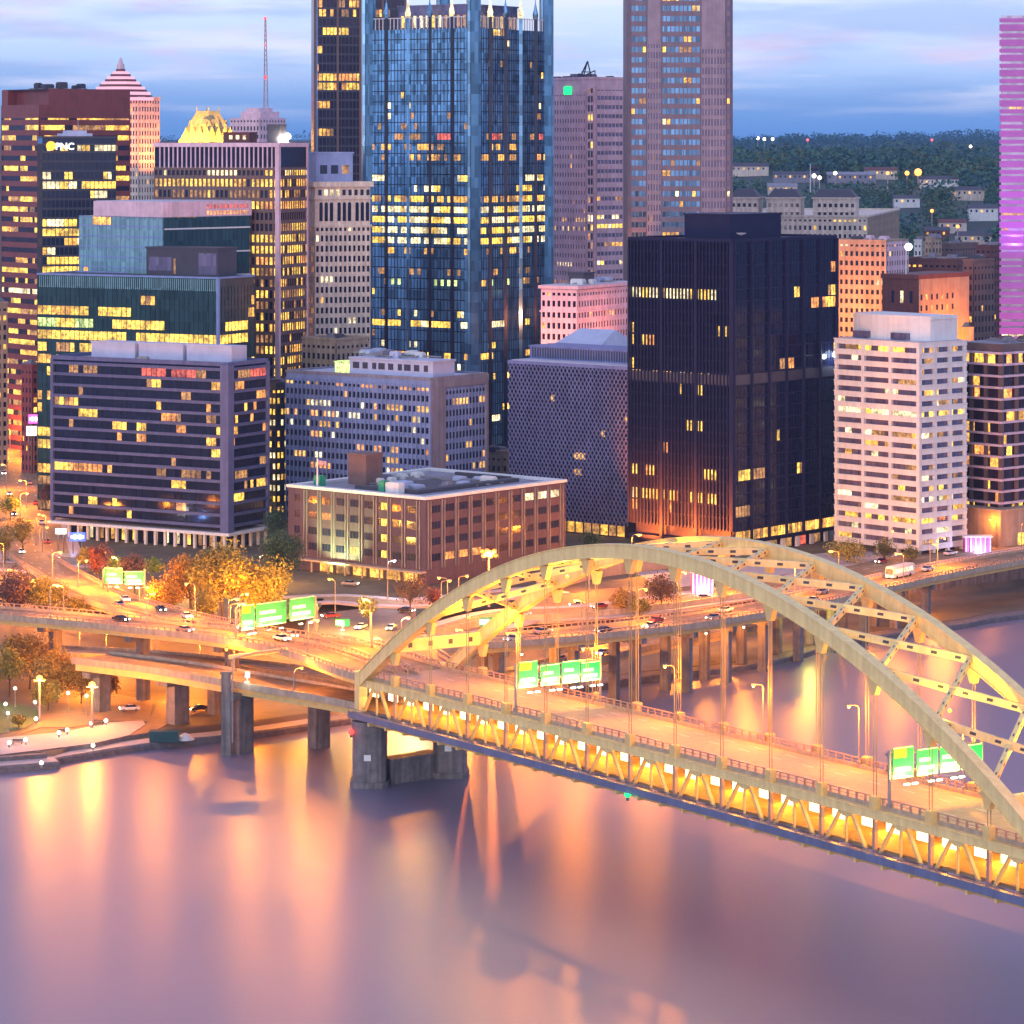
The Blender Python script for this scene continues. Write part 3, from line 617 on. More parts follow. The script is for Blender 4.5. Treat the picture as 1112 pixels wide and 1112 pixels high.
b.part('roof_wall', M['brown'], lambda mb: b.box(mb, .2, b.a-.2, .2, b.b-.2, b.z1-.5, b.z1+1.6)); b.part('roof', M['roof'], lambda mb: b.box(mb, .8, b.a-.8, .8, b.b-.8, b.z1+1.6, b.z1+1.8)); b.units(3, ('brown','silver2'), 2, z=b.z1+1.8); b.finish()
# --- the blue mirror glass tower with crown
b = Bld('mirror_glass_tower', 'tall blue mirror glass tower with gothic glass turrets and glowing pinnacles', 'tower', 515, 1200, 34.3, a=51, b=51, ztop=173)
b.part('mirror_wall', M['gl_blue'], lambda mb: b.box(mb, 0, b.a, 0, b.b, b.z0, b.z1))
hot = {7: (.05, ('white',)), 8: (.14, ('dim','white')), 9: (.15, ('dim','orange')), 10: (.4, ('dim','red'), 3), 11: (.55, ('dim','warm','dim'), 4), 12: (.5, ('dim','warm','orange'), 3), 14: (.15, WW, 3), 15: (.3, ('white','gold'), 5), 16: (.95, ('warm','dim','gold'), 9), 17: (.96, ('gold','white'), 12), 18: (.97, ('gold','white','gold'), 12), 19: (.8, ('gold','white'), 6), 20: (.97, ('gold','white'), 9), 21: (.35, ('dim','warm'), 2), 23: (.28, ('dim','warm')), 24: (.28, ('dim','green','warm')), 27: .12, 28: (.32, ('gold','white'), 5), 30: .15, 31: (.45, ('gold','warm'), 6), 33: (.35, ('gold',), 4), 36: (.3, ('gold',), 4)}
nfl = 42
for f in 'LR':
    def grid_lines(mb):
        for j in range(nfl): b.fbox(mb, f, 4, b.a-.5, 0, .10, b.z0+j*(b.z1-b.z0)/nfl, b.z0+j*(b.z1-b.z0)/nfl+.35)
        for i in range(1, 33): b.fbox(mb, f, i*b.a/33-.07, i*b.a/33+.07, 0, .16, b.z0, b.z1)
    b.part('mullion_grid', M['gl_dark'], grid_lines)
    fh = (b.z1-b.z0)/nfl; rf = b.rowfn(.035, 1.6, ('white','gold','dim'), hot)
    for j in range(nfl):
        for i, k in enumerate(rf(nfl-1-j, 33, f)):
            if k and i > 1: b.wins.append((f, i*b.a/33+.08, (i+1)*b.a/33-.08, b.z0+j*fh+1.5, b.z0+(j+1)*fh-.15, k, .07))
    for i in range(1, 5):
        def pier(mb):
            t = i*b.a/5; p = [(t-.75, 0), (t, 1.1), (t+.75, 0)]
            q = [b.P(x, -d, 0) if f == 'L' else b.P(-d, x, 0) for x, d in p]; mb.prism([(w.x, w.y) for w in q], b.z0, b.z1+4.5)
        pr = b.part('pier', M['gl_dark'] if i in (1, 2, 4) else M['gl_blue'], pier)
        def tip(mb):
            c = b.P(i*b.a/5, -.2, b.z1+4.5) if f == 'L' else b.P(-.2, i*b.a/5, b.z1+4.5)
            mb.lathe([(.9,0), (1.1,1.6), (.7,3.4), (.18,6.2)], 6, c); mb.lathe([(.18,6.1), (.12,7.6)], 4, c)
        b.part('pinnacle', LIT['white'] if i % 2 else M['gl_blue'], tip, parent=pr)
for p, q in ((0, 0), (b.a, 0), (0, b.b), (b.a, b.b)):
    def tur(mb):
        w = 2.3; c = b.P(p+(.9 if p == 0 else -.9), q+(.9 if q == 0 else -.9), 0); pts = []
        for k in range(4):
            for o in (-.28, .0, .28):
                an = math.atan2(b.u.y, b.u.x)+k*math.pi/2+o; r_ = w if o else w*.88; pts.append((c.x+r_*1.25*math.cos(an)*(1 if o else .9), c.y+r_*1.25*math.sin(an)*(1 if o else .9)))
        mb.prism(pts, b.z0, b.z1+17); mb.lathe([(1.9,0), (1.5,6), (.3,14)], 4, (c.x, c.y, b.z1+17))
    b.part('turret', M['gl_deep'], tur)
def crown(mb):
    for f in 'LR':
        for i in range(25): b.fbox(mb, f, 4+i*1.75, 4.25+i*1.75, -.3, .05, b.z1, b.z1+4.2)
        b.fbox(mb, f, 4, 47, -.32, .08, b.z1+4.2, b.z1+4.5)
b.part('parapet_screen', M['white'], crown)
b.part('penthouse', M['gl_mauve'], lambda mb: (b.box(mb, 9, b.a-9, 9, b.b-9, b.z1, b.z1+9), b.box(mb, 8.6, b.a-8.6, 8.6, b.b-8.6, b.z1+9, b.z1+9.6)))
for f in 'LR':
    for i in range(11): b.wins.append((f, 10+i*2.9, 11.4+i*2.9, b.z1+1, b.z1+5.5, b.rng.choice(('white','dim','gold')), -8.85))
b.finish(); PPG = b
# --- dark bronze slab behind it
b = Bld('bronze_slab_tower', 'very dark bronze glass tower with lit rows, left of the blue mirror tower', 'tower', 342, 1400, 78, 338, 440, -40)
b.part('glass_wall', M['gl_bronze'], lambda mb: b.box(mb, 0, b.a, 0, b.b, b.z0, b.z1))
rows = {7: (.5, ('warm','gold'), 6), 9: (.6, ('warm','gold'), 6), 10: .15, 5: (.6, ('dim','warm')), 12: (.75, W_, 9), 13: (.8, W_, 9), 14: .12}
b.grid('R', 4.0, 1.7, .30, .9, .25, 'dark', b.rowfn(.06, 3, ('dim','warm','orange'), rows), darkwin=False)
for i in range(5): b.part('mullion', M['brown'], lambda mb: b.fbox(mb, 'R', i*b.b/4-.5, i*b.b/4+.5, 0, .6, b.z0, b.z1))
b.part('edge_pier', M['silver'], lambda mb: b.box(mb, -.3, 1.5, -.3, 1.2, b.z0, b.z1)); b.finish()
# --- cream classical tower
b = Bld('cream_classical_tower', 'cream terracotta tower with arched top storey windows beside the blue mirror tower', 'tower', 342, 1120, 70, 330, 402, 198)
b.core('cream')
b.grid('R', 3.6, 1.75, .75, 1.5, .35, 'cream', b.rowfn(.07, 1.6, ('gold','warm','white')), z1=b.z1-15)
b.grid('L', 3.6, 1.75, .75, 1.5, .35, 'cream', b.rowfn(.35, 1.6, ('orange','warm')), z1=b.z1-15)
for g in range(3):
    for i in range(3):
        t = 1.6+g*6.6+i*1.9
        def arch(mb):
            pr = [(t, b.z1-13.6), (t+1.2, b.z1-13.6), (t+1.2, b.z1-7.6)]+[(t+.6+.6*math.cos(x*math.pi/6), b.z1-7.6+.6*math.sin(x*math.pi/6)) for x in range(1, 6)]+[(t, b.z1-7.6)]
            n = len(pr); mb.add([b.P(-.12, x, z) for x, z in pr]+[b.P(.1, x, z) for x, z in pr], [tuple(range(n))]+[(k, (k+1) % n, n+(k+1) % n, n+k) for k in range(n)])
        b.part('arched_window', M['gl_dark'], arch)
for i in range(9): b.wins.append(('R', 1.2+i*2.2, 2.4+i*2.2, b.z1-4.6, b.z1-2.6, 'white' if i in (1,2,3) else 'gl_dark', .06))
b.part('cornice', M['cream'], lambda mb: (b.box(mb, -1.0, b.a+1, -1.0, b.b+1, b.z1-1.6, b.z1+.2), b.box(mb, -.6, b.a+.6, -.6, b.b+.6, b.z1-6.0, b.z1-5.4), b.box(mb, -.5, b.a+.5, -.5, b.b+.5, b.z1-15.6, b.z1-14.9)))
b.roof('roof_w')
b.part('penthouse', M['silver'], lambda mb: (b.box(mb, .5, b.a-.5, .5, 14, b.z1+.2, b.z1+10), b.box(mb, .2, b.a-.2, .2, 14.4, b.z1+10, b.z1+10.6)))
for i in range(3): b.wins.append(('R', 2+i*4, 4.6+i*4, b.z1+3, b.z1+6, 'dim' if i == 2 else 'gl_dark', -.42))
b.finish()
# --- grid tower with fins at the top
b = Bld('gridded_brown_tower', 'wide brown grid fronted tower with tall finned top storey and many yellow windows', 'tower', 302, 1090, 22, 168, 333, 157)
b.core('brown'); 
rows = {0: (.45, ('gold','white'), 4), 1: (.8, ('gold','warm'), 9), 2: (.5, ('dim','warm','gold'), 4), 3: (.9, ('gold','warm','orange'), 9), 4: .1, 5: .08, 6: (.9, ('gold',), 9), 7: (.9, ('gold',), 9), 8: (.85, W_, 6), 9: .8}
b.grid('L', 3.75, 1.72, .55, 1.25, .5, 'brown', b.rowfn(.75, 5, ('gold','warm','gold','dim'), rows), z1=b.z1-8)
b.grid('R', 3.75, 1.72, .2, 1.25, .45, 'brown', b.rowfn(.68, 5, ('gold','warm','gold','dim'), rows), z1=b.z1-8, t0=1.0)
b.part('top_fins', M['pink'], lambda mb: [b.fbox(mb, 'L', i*1.72*1.0+.2, i*1.72+.65, 0, .5, b.z1-8, b.z1-.8) for i in range(int(b.a/1.72))])
b.part('top_glass', M['gl_black'], lambda mb: (b.fbox(mb, 'L', .2, b.a-.2, .0, .1, b.z1-7.6, b.z1-.9), b.fbox(mb, 'R', 1, b.b-.3, .0, .2, b.z1-7.6, b.z1-.9)))
b.part('corner_pier', M['pink'], lambda mb: (b.box(mb, -.6, .9, -.6, .9, b.z0, b.z1), b.box(mb, -.62, -.1, b.b-.8, b.b+.1, b.z0, b.z1)))
b.part('top_beam', M['pink'], lambda mb: b.box(mb, -.7, b.a+.3, -.7, b.b+.3, b.z1-.8, b.z1+.6)); b.part('roof', M['roof_d'], lambda mb: b.box(mb, .5, b.a-.5, .5, b.b-.5, b.z1+.6, b.z1+.8))
b.part('roof_box', M['dark'], lambda mb: (b.box(mb, .8, 5.6, 3, 8, b.z1+.8, b.z1+6.5), b.box(mb, .6, 5.8, 2.8, 8.2, b.z1+6.5, b.z1+6.9)))
b.part('roof_shed', M['brick_r'], lambda mb: (b.box(mb, 13, 23, 4, 10, b.z1+.8, b.z1+3.9), b.box(mb, 12.7, 23.3, 3.7, 10.3, b.z1+3.9, b.z1+4.3)))
for i in range(3): b.wins.append(('L', 14.2+i*2.6, 15.4+i*2.6, b.z1+1.8, b.z1+3.2, 'white', -3.9))
b.finish(); GRD = b
# --- teal glass block
b = Bld('teal_glass_block', 'pale teal glass block with pinkish flat roof slab and few yellow windows', 'office block', 177, 1060, 42, 86, 271, 236)
b.part('glass_wall', M['gl_teal'], lambda mb: b.box(mb, 0, b.a, 0, b.b, b.z0, b.z1))
b.grid('L', 3.5, 2.4, .12, .5, .15, 'silver', b.rowfn(.02, 2), darkwin=False)
b.grid('R', 3.5, 1.9, .12, .2, .15, 'gl_green', b.rowfn(.10, 1.6, ('gold','warm')), darkwin=False)
b.part('white_sill', M['white'], lambda mb: [b.fbox(mb, 'R', .5, b.b, 0, .4, b.z1-4.2-j*8, b.z1-3.7-j*8) for j in range(3)])
b.part('dark_facade', M['gl_green'], lambda mb: b.fbox(mb, 'R', .4, b.b-.2, .0, .08, b.z0, b.z1-.2))
b.part('roof_slab', M['pink'], lambda mb: b.box(mb, -.5, b.a-8, -.5, b.b+.5, b.z1, b.z1+5.0)); b.part('roof', M['roof_w'], lambda mb: b.box(mb, 0, b.a-8.5, 0, b.b, b.z1+5.0, b.z1+5.15))
for j in range(2):
    for i in range(13): b.wins.append(('R', b.b-20+i*1.5, b.b-19.1+i*1.5, b.z1+.5+j*2.1, b.z1+1.9+j*2.1, 'orange' if j == 0 else 'red', .56))
b.finish()
# --- dark green block with yellow strips
b = Bld('green_glass_block', 'dark green glass office block with strips of yellow lit rooms behind the banded block', 'office block', 237, 1030, 28, 41, 276, 303)
b.part('glass_wall', M['gl_green'], lambda mb: b.box(mb, 0, b.a, 0, b.b, b.z0, b.z1))
rows = {0: .05, 1: .08, 2: (.42, ('gold','warm'), 9), 3: (.45, ('gold','green'), 7), 4: (.85, ('gold',), 9), 5: (.7, ('gold','dim'), 6), 6: (.7, ('gold','warm'), 6), 7: (.55, ('gold',), 5), 8: .5}
for f in 'LR': b.grid(f, 4.0, 1.9, .12, 1.1, .18, 'gl_green', b.rowfn(.5, 5, ('gold','warm','dim'), rows), darkwin=False, z1=b.z1-2)
b.part('corner_pier', M['silver'], lambda mb: b.box(mb, -.3, .6, -.3, .6, b.z0, b.z1))
b.part('top_louvre', M['gl_teal'], lambda mb: [b.fbox(mb, 'L', .6+i*.8, .9+i*.8, 0, .25, b.z1-4, b.z1-.2) for i in range(int(b.a/.8)-1)])
b.rim('silver', .6); b.roof('roof_d')
b.part('penthouse', M['dark'], lambda mb: (b.box(mb, 4, 32, 6, 17, b.z1+.15, b.z1+9.2), b.box(mb, 3.7, 32.3, 5.7, 17.3, b.z1+9.2, b.z1+9.8)))
b.part('penthouse_window', M['gl_mauve'], lambda mb: (b.box(mb, 4.6, 11.5, 5.9, 6, b.z1+1, b.z1+8), b.box(mb, 22, 31, 5.9, 6, b.z1+2, b.z1+6.5)))
b.wins.append(('L', 20.4, 21.2, b.z1+1, b.z1+6, 'dim', -5.85)); b.finish()
# --- dark tower carrying the lit sign
b = Bld('dark_signed_tower', 'dark blue glass tower with orange and white lit lettering near its roof', 'tower', 46, 1150, 76, 41, 126, 150)
b.part('glass_wall', M['gl_dark'], lambda mb: b.box(mb, 0, b.a, 0, b.b, b.z0, b.z1))
rows = {0: (.5, ('white','gold'), 2), 1: .25, 2: (.45, ('warm','white'), 4), 3: (.5, ('white','gold'), 3), 4: (.85, ('white','gold'), 7), 5: .15, 6: .05, 7: .05, 8: (.9, ('gold','white'), 9), 9: (.9, ('gold',), 9), 10: .1, 11: .1, 12: (.8, ('gold',), 6), 13: (.85, ('gold',), 6), 14: .6}
b.grid('R', 3.35, 1.55, .2, .8, .25, 'dark', b.rowfn(.4, 4, ('gold','warm','white'), rows), darkwin=False, z1=b.z1-2); b.grid('L', 3.35, 1.2, .2, .8, .25, 'dark', b.rowfn(.3, 2), darkwin=False, z1=b.z1-2)
b.rim('dark', .7); b.roof('roof')
b.part('roof_cap', M['steelblue'], lambda mb: (b.box(mb, .6, b.a-.6, 7, 18, b.z1+.15, b.z1+1.7), b.box(mb, 1, b.a-1, 9, 16, b.z1+1.7, b.z1+2.8)))
b.part('mast', M['pole'], lambda mb: mb.tube([b.P(2, 13, b.z1+2.8), b.P(2, 13, b.z1+6.5)], .14))
b.part('sign_disc', BU['amber'], lambda mb: mb.add([b.P(-.32-.3*e, 3.0+1.7*math.cos(k*math.pi/8), b.z1-2.8+1.7*math.sin(k*math.pi/8)) for e in (0, 1) for k in range(16)], [tuple(range(16))[::-1], tuple(range(16, 32))]+[(k, (k+1) % 16, 16+(k+1) % 16, 16+k) for k in range(16)]))
def letters(txt, size, m, o, x, parent, ext=.08):
    cu = bpy.data.curves.new('lettering', 'FONT'); cu.body = txt; cu.size = size; cu.extrude = ext; cu.offset = size*.02
    ob = bpy.data.objects.new('lettering', cu); COL.objects.link(ob)
    z = Vector((0,0,1)); n = Vector(x).cross(z); ob.matrix_world = Matrix((Vector(x).to_4d(), z.to_4d(), n.to_4d(), (0,0,0,1))).transposed()
    bpy.context.view_layer.update(); dg = bpy.context.evaluated_depsgraph_get(); me = bpy.data.meshes.new_from_object(ob.evaluated_get(dg)); mw = ob.matrix_world.copy(); bpy.data.objects.remove(ob)
    mw.col[3] = (0,0,0,1); me.transform(mw); me.materials.clear(); me.materials.append(m)
    r = bpy.data.objects.new('lettering', me); COL.objects.link(r); r.parent = parent; r.location = Vector(o)-parent.location; return r
letters('PNC', 3.4, BU['whitesign'], b.P(-.30, 4.6, b.z1-4.1), b.v, b.root); b.finish()
# --- red brown banded tower, far left
b = Bld('red_brown_tower', 'red brown banded tower with a notched top corner at far left', 'tower', 43, 1260, 52, 2, 141, 97)
b.part('glass_wall', M['redbrown'], lambda mb: (b.box(mb, 0, b.a, 0, b.b, b.z0, b.z1-6), b.box(mb, 0, b.a, 4, b.b, b.z1-6, b.z1), b.box(mb, b.a-5, b.a, 0, 4, b.z1-6, b.z1)))
rows = {3: (.25, ('warm','dim'), 4), 4: (.3, ('gold','warm','green'), 3), 6: (.3, ('gold','warm')), 10: (.6, ('gold','orange'), 6), 11: .5, 12: (.5, ('gold',)), 13: (.5, ('gold',)), 14: .3, 17: (.8, ('gold','white'), 6)}
for f in 'LR': b.grid(f, 4.0, 1.9, .0, 2.1, .35, 'redbrown', b.rowfn(.58, 6, ('gold','gold','warm','dim'), rows), z1=b.z1-10, dark='gl_bronze', ends=.8)
b.part('top_wall', M['redbrown'], lambda mb: (b.fbox(mb, 'R', 4.1, b.b-.1, 0, .33, b.z1-10, b.z1+.3), b.fbox(mb, 'L', 0, b.a, 0, .33, b.z1-10, b.z1-6.1))); b.roof('roof_d'); b.units(6, ('roof_d','dark'), 3.2)
b.part('beacon', BU['red'], lambda mb: mb.lathe([(.3,-.5), (.7,0), (.3,.5)], 8, b.P(3, 2.5, b.z1-6.5))); b.finish()
# --- stepped pyramid tower
b = Bld('pyramid_topped_tower', 'orange floodlit old stone tower under a glowing stepped pink pyramid', 'tower', 150, 1700, 40, 96, 173, 107)
b.core('cream')
for f in 'LR': b.grid(f, 4.3, 2.0, .95, 1.7, .4, 'cream', b.rowfn(.04, 1.5, ('warm',)), darkwin=True)
b.part('cornice', M['cream'], lambda mb: b.box(mb, -.6, b.a+.6, -.6, b.b+.6, b.z1-.2, b.z1+1))
cp = Vector((xat(131, 1712), 1712, 0)); pg = bulb('pink_pyramid_painted_floodlight', (1,.50,.66), .95)  # steps emit pink themselves: floodlight put into the material
for k in range(6):
    def st_(mb):
        r_ = 19.5-k*3.0; zz = b.z1-1+k*2.75+(.2 if k else 0); q = [(cp.x+r_*math.cos(math.pi/4*j+.39), cp.y+r_*math.sin(math.pi/4*j+.39)) for j in range(8)]; mb.prism(q, zz, zz+1.7)
    def led(mb):
        r_ = 17.6-k*3.0; zz = b.z1+.7+k*2.75+(.2 if k else 0); mb.prism([(cp.x+r_*math.cos(math.pi/4*j+.39), cp.y+r_*math.sin(math.pi/4*j+.39)) for j in range(8)], zz, zz+1.25)
    b.part('pyramid_step', pg, st_); b.part('pyramid_ledge', M['brick_r'], led)
b.part('finial', M['pink'], lambda mb: (mb.lathe([(2.1,0), (2.0,3.0), (1.4,3.2), (1.0,5.0), (.3,6.6)], 8, cp+Vector((0,0,b.z1+15.5))))); b.finish(); PYR = b
# --- chateau roofed tower
b = Bld('copper_roofed_tower', 'floodlit yellow chateau roof with steep dormers rising behind brown grid tower', 'tower', 228, 1600, 40, 193, 258, 155)
b.core('tan'); zt = b.z1
def hip(mb):
    vs = [b.P(0,0,zt), b.P(b.a,0,zt), b.P(b.a,b.b,zt), b.P(0,b.b,zt), b.P(b.a*.32,b.b*.32,zt+16), b.P(b.a*.68,b.b*.32,zt+16), b.P(b.a*.68,b.b*.68,zt+16), b.P(b.a*.32,b.b*.68,zt+16)]
    mb.add(vs, [(0,1,5,4), (1,2,6,5), (2,3,7,6), (3,0,4,7), (4,5,6,7)])
    for p, q in ((.32,.32), (.68,.32), (.32,.68), (.68,.68)): mb.lathe([(.5,0), (.3,1), (.05,2.6)], 6, b.P(b.a*p, b.b*q, zt+16))
b.part('chateau_roof', M['copper'], hip)
for f, n in (('L', 4), ('R', 4)):
    for i in range(n):
        for r_ in range(2):
            def dorm(mb):
                L_ = b.a if f == 'L' else b.b; t = (i+.65+r_*.25)*L_/(n+.6); d = -1.2-r_*4.3; zz = zt+.2+r_*6; w = 1.5-.3*r_; h = 4.4-1.2*r_
                b.fbox(mb, f, t-w, t+w, d-3, d, zz, zz+h)
                pa = [(t-w-.2, zz+h), (t+w+.2, zz+h), (t, zz+h+3.4-r_)]; vs = []
                for dd in (d+.15, d-3.5): vs += [b.P(x, -dd, z) if f == 'L' else b.P(-dd, x, z) for x, z in pa]
                mb.add(vs, [(0,1,2), (5,4,3), (0,3,4,1), (1,4,5,2), (2,5,3,0)])
            b.part('dormer', M['copper'], dorm)
b.finish(); CHT = b
# --- stepped pinkish block with radio mast
b = Bld('stepped_pink_block', 'distant stepped pinkish stone block carrying a tall radio mast', 'tower', 282, 1750, 35, 250, 310, 128)
b.core('pink')
for f in 'LR': b.grid(f, 4.5, 2.4, 1.2, 2.2, .3, 'pink', b.rowfn(.03, 1.5))
b.part('upper_step', M['pink'], lambda mb: (b.box(mb, 2, b.a-5, 3, b.b-3, b.z1, b.z1+3.5), b.box(mb, 5, b.a-7, 5, b.b-5, b.z1+3.5, b.z1+5.5))); b.finish()
def mast():
    base = Vector((xat(288, 1755), 1755, b.z1+5.6)); t = thing('radio_mast', base, 'thin lattice radio mast with red aircraft lights on the pink block', 'mast'); ht = zat(20, 1755)-base.z
    mb = MB()
    for k in range(3):
        an = k*2.094; mb.tube([base+Vector((1.5*math.cos(an), 1.5*math.sin(an), 0)), base+Vector((.35*math.cos(an), .35*math.sin(an), ht))], .22, 4)
    n = 18
    for j in range(n):
        f0, f1 = 1.5-1.15*j/n, 1.5-1.15*(j+1)/n
        for k in range(3): mb.bar(base+Vector((f0*math.cos(k*2.094), f0*math.sin(k*2.094), ht*j/n)), base+Vector((f1*math.cos((k+1)*2.094), f1*math.sin((k+1)*2.094), ht*(j+1)/n)), .14, .14)
    mb.build('lattice', mat('mast_paint', (.45,.25,.28), var=.3), t)
    for fz, r_ in ((1.0, .9), (.70, .45), (.34, 1.0)): m2 = MB(); m2.lathe([(.2,-r_), (r_,0), (.2,r_)], 8, base+Vector((0,0,ht*fz))); m2.build('beacon', BU['red'], t, True)
mast()
# --- pink beige tower right of the mirror tower
b = Bld('pink_beige_tower', 'pink beige stone tower with punched windows, green lit sign and roof derrick', 'tower', 646, 1300, 52, 585, 692, 86)
b.core('pink')
rows = {12: .15, 14: (.3, WW, 3), 15: (.4, ('white','gold')), 17: (.35, ('warm','dim'), 5), 19: (.4, ('white','gold'), 5), 21: (.3, ('dim',), 5)}
b.grid('L', 3.7, 1.7, 1.0, 2.0, .35, 'pink', b.rowfn(.035, 1.5, ('warm','white','dim'), rows), z1=b.z1-5, t0=5.5, dark='gl_mauve')
b.grid('L', 3.7, 1.7, .4, 1.1, .3, 'pink', b.rowfn(.12, 2, ('warm','gold','dim'), rows), z1=b.z1-3, t0=.8, t1=4.4, wname='bay_wall')
b.grid('R', 3.7, 1.9, .25, 2.1, .3, 'pink', b.rowfn(.05, 3, ('warm','dim'), rows), z1=b.z1-3, t0=.8, dark='gl_mauve')
b.rim('pink', 1.0); b.roof()
b.part('sign_panel', BU['green'], lambda mb: b.fbox(mb, 'L', 14.6, 19.4, .37, .6, b.z1-6, b.z1-2.8))
def derrick(mb):
    z = b.z1+.15
    for p, q in (((14,5,0), (12,6,7.5)), ((8,5,0), (12,6,7.5)), ((17,5,.5), (6,5,3.5)), ((12,6,7.5), (16,6,2)), ((9,5,3), (17,7,3.2)), ((6,5,0), (6,5,3.5))): mb.bar(b.P(*p[:2], z+p[2]), b.P(*q[:2], z+q[2]), .4, .4)
b.part('derrick', M['dark'], derrick); b.units(7, ('dark','silver2','roof_d'), 2.6); b.finish()
# --- tall rounded granite tower
b = Bld('granite_tower', 'tall mauve granite tower with rounded corners and three tiers of recessed windows', 'tower', 681, 1240, 88, 676, 797, -22)
hw = b.b
def rounded(mb):
    pts = []; rr = 4.0
    for cx_, cy_, a0 in ((rr, rr, 180), (rr, hw-rr, 90), (26-rr, hw-rr, 0), (26-rr, rr, -90)):
        for k in range(7):
            an = R(a0+ (k*15 if False else 90-k*15)); an = R(a0+90-k*15); pts.append(b.P(cx_+rr*math.cos(an), cy_+rr*math.sin(an), 0))
    mb.prism([(p.x, p.y) for p in pts], b.z0, b.z1)
b.part('wall', M['granite'], rounded)
rows = {4: (.25, ('white','gold')), 6: (.2, ('gold','dim')), 11: (.3, ('dim','warm')), 13: .2, 14: 0, 24: (.5, ('warm','dim'), 5), 29: (.5, ('warm','dim'), 4), 30: (.85, ('gold','white'), 6), 35: (.7, ('gold','dim'), 5)}
fh = 3.95; z1 = b.z1-2
b.grid('R', fh, 1.5, .28, 1.9, .25, 'granite', b.rowfn(.08, 2.5, ('dim','warm','white'), rows), t0=1.6, t1=7.4, z1=z1, dark='gl_blue')
b.grid('R', fh, 1.15, .55, 1.5, .32, 'granite2', b.rowfn(.05, 2, ('dim','warm'), rows), t0=7.8, t1=13.2, z1=z1-22, dark='gl_mauve', wname='pier_wall')
b.grid('R', fh, 1.6, .35, 1.9, .2, 'granite', b.rowfn(.10, 2.5, ('dim','warm','white'), rows), t0=13.6, t1=28.4, z1=z1, dark='gl_blue', wname='bay_wall')
b.grid('R', fh, 1.15, .6, 1.4, .36, 'granite2', b.rowfn(.03, 2, ('dim',)), t0=28.8, t1=38.2, z1=z1-24, dark='gl_mauve', wname='pier_wall')
b.grid('R', fh, 1.4, .5, 1.9, .25, 'granite', b.rowfn(.12, 2, ('white','warm'), rows), t0=38.6, t1=hw-1.4, z1=z1, dark='gl_mauve')
for t0, t1, dz in ((8.0, 13.0, 22), (29, 38, 24)): b.part('shoulder', M['granite2'], lambda mb: b.fbox(mb, 'R', t0, t1, -.2, .2, z1-dz, z1))
b.finish(); GRA = b
# --- low pink classical block
b = Bld('pink_classical_block', 'low pink lit classical stone block with pale roof between the two dark buildings', 'building', 627, 1130, 30, 588, 690, 312)
b.core('pink'); 
for f in 'LR': b.grid(f, 4.0, 2.1, .9, 1.8, .35, 'pink', b.rowfn(.05, 1.5, ('warm',)), z1=b.z1-1)
b.part('cornice', M['pink'], lambda mb: (b.box(mb, -.9, b.a+.9, -.9, b.b+.9, b.z1-.7, b.z1+.4), b.box(mb, -.5, b.a+.5, -.5, b.b+.5, b.z1-9, b.z1-8.4))); b.part('roof', M['roof_w'], lambda mb: b.box(mb, 0, b.a, 0, b.b, b.z1+.4, b.z1+.6))
b.part('roof_house', M['roof_d'], lambda mb: (b.box(mb, 3, 9, 10, 18, b.z1+.6, b.z1+4.4), b.box(mb, 2.6, 9.4, 9.6, 18.4, b.z1+4.4, b.z1+4.8))); b.units(4, ('steelblue','white'), 1.8, z=b.z1+.6); b.finish(); PNK = b
# --- pale sloped roof hall in front of it
b = Bld('pale_roofed_hall', 'low hall with pale blue sloping roof and teal ridge vents behind lattice block', 'building', 640, 1050, 35, 585, 700, 388)
b.core('silver')
b.part('roof', M['steelblue'], lambda mb: mb.add([b.P(-1,-1,b.z1), b.P(b.a+1,-1,b.z1), b.P(b.a+1,b.b+1,b.z1), b.P(-1,b.b+1,b.z1), b.P(3,b.b*.6,b.z1+8), b.P(b.a-3,b.b*.6,b.z1+8)], [(0,1,5,4), (2,3,4,5), (0,4,3), (1,2,5), (3,2,1,0)]))
for i in range(7): b.part('ridge_vent', M['gl_teal'], lambda mb: (b.box(mb, 1+i*2.6, 2+i*2.6, 2, 3, b.z1+.4, b.z1+3.6), b.box(mb, .8+i*2.6, 2.2+i*2.6, 1.8, 3.2, b.z1+3.6, b.z1+3.9)))
b.finish()
# --- cream hotel
b = Bld('mansard_hotel', 'cream brick hotel with dark mansard roofs and three wings before the wooded hill', 'hotel', 942, 1500, 12, 786, 976, 236)
b.core('cream')
b.grid('L', 3.9, 2.3, 1.15, 1.9, .3, 'cream', b.rowfn(.05, 1.4, ('gold','warm'), None)); b.grid('R', 3.9, 2.3, 1.15, 1.9, .3, 'tan', b.rowfn(.03, 1.4, ('gold',)))
for p0, p1 in ((6, 26), (32, 48), (52, 66)):
    b.part('wing', M['cream'], lambda mb: (b.box(mb, p0, p1, 4, 20, b.z1, b.z1+8.5), b.box(mb, p0-.6, p1+.6, 3.4, 20.6, b.z1+8.5, b.z1+9.2), b.box(mb, p0-.4, p1+.4, 3.6, 4, b.z1+2.2, b.z1+2.8)))
    n = int((p1-p0)/2.6)
    for i in range(n):
        for j in range(2): b.wins.append(('L', p0+.7+i*2.6, p0+2.1+i*2.6, b.z1+3.2*j+.9+j*.5, b.z1+3.2*j+2.6+j*.5, 'gl_dark', -3.93))
    b.part('mansard_roof', M['roof_d'], lambda mb: mb.add([b.P(p0,4,b.z1+9.2), b.P(p1,4,b.z1+9.2), b.P(p1,20,b.z1+9.2), b.P(p0,20,b.z1+9.2), b.P(p0+3,7.5,b.z1+13), b.P(p1-3,7.5,b.z1+13), b.P(p1-3,16,b.z1+13), b.P(p0+3,16,b.z1+13)], [(0,1,5,4), (1,2,6,5), (2,3,7,6), (3,0,4,7), (4,5,6,7)]))
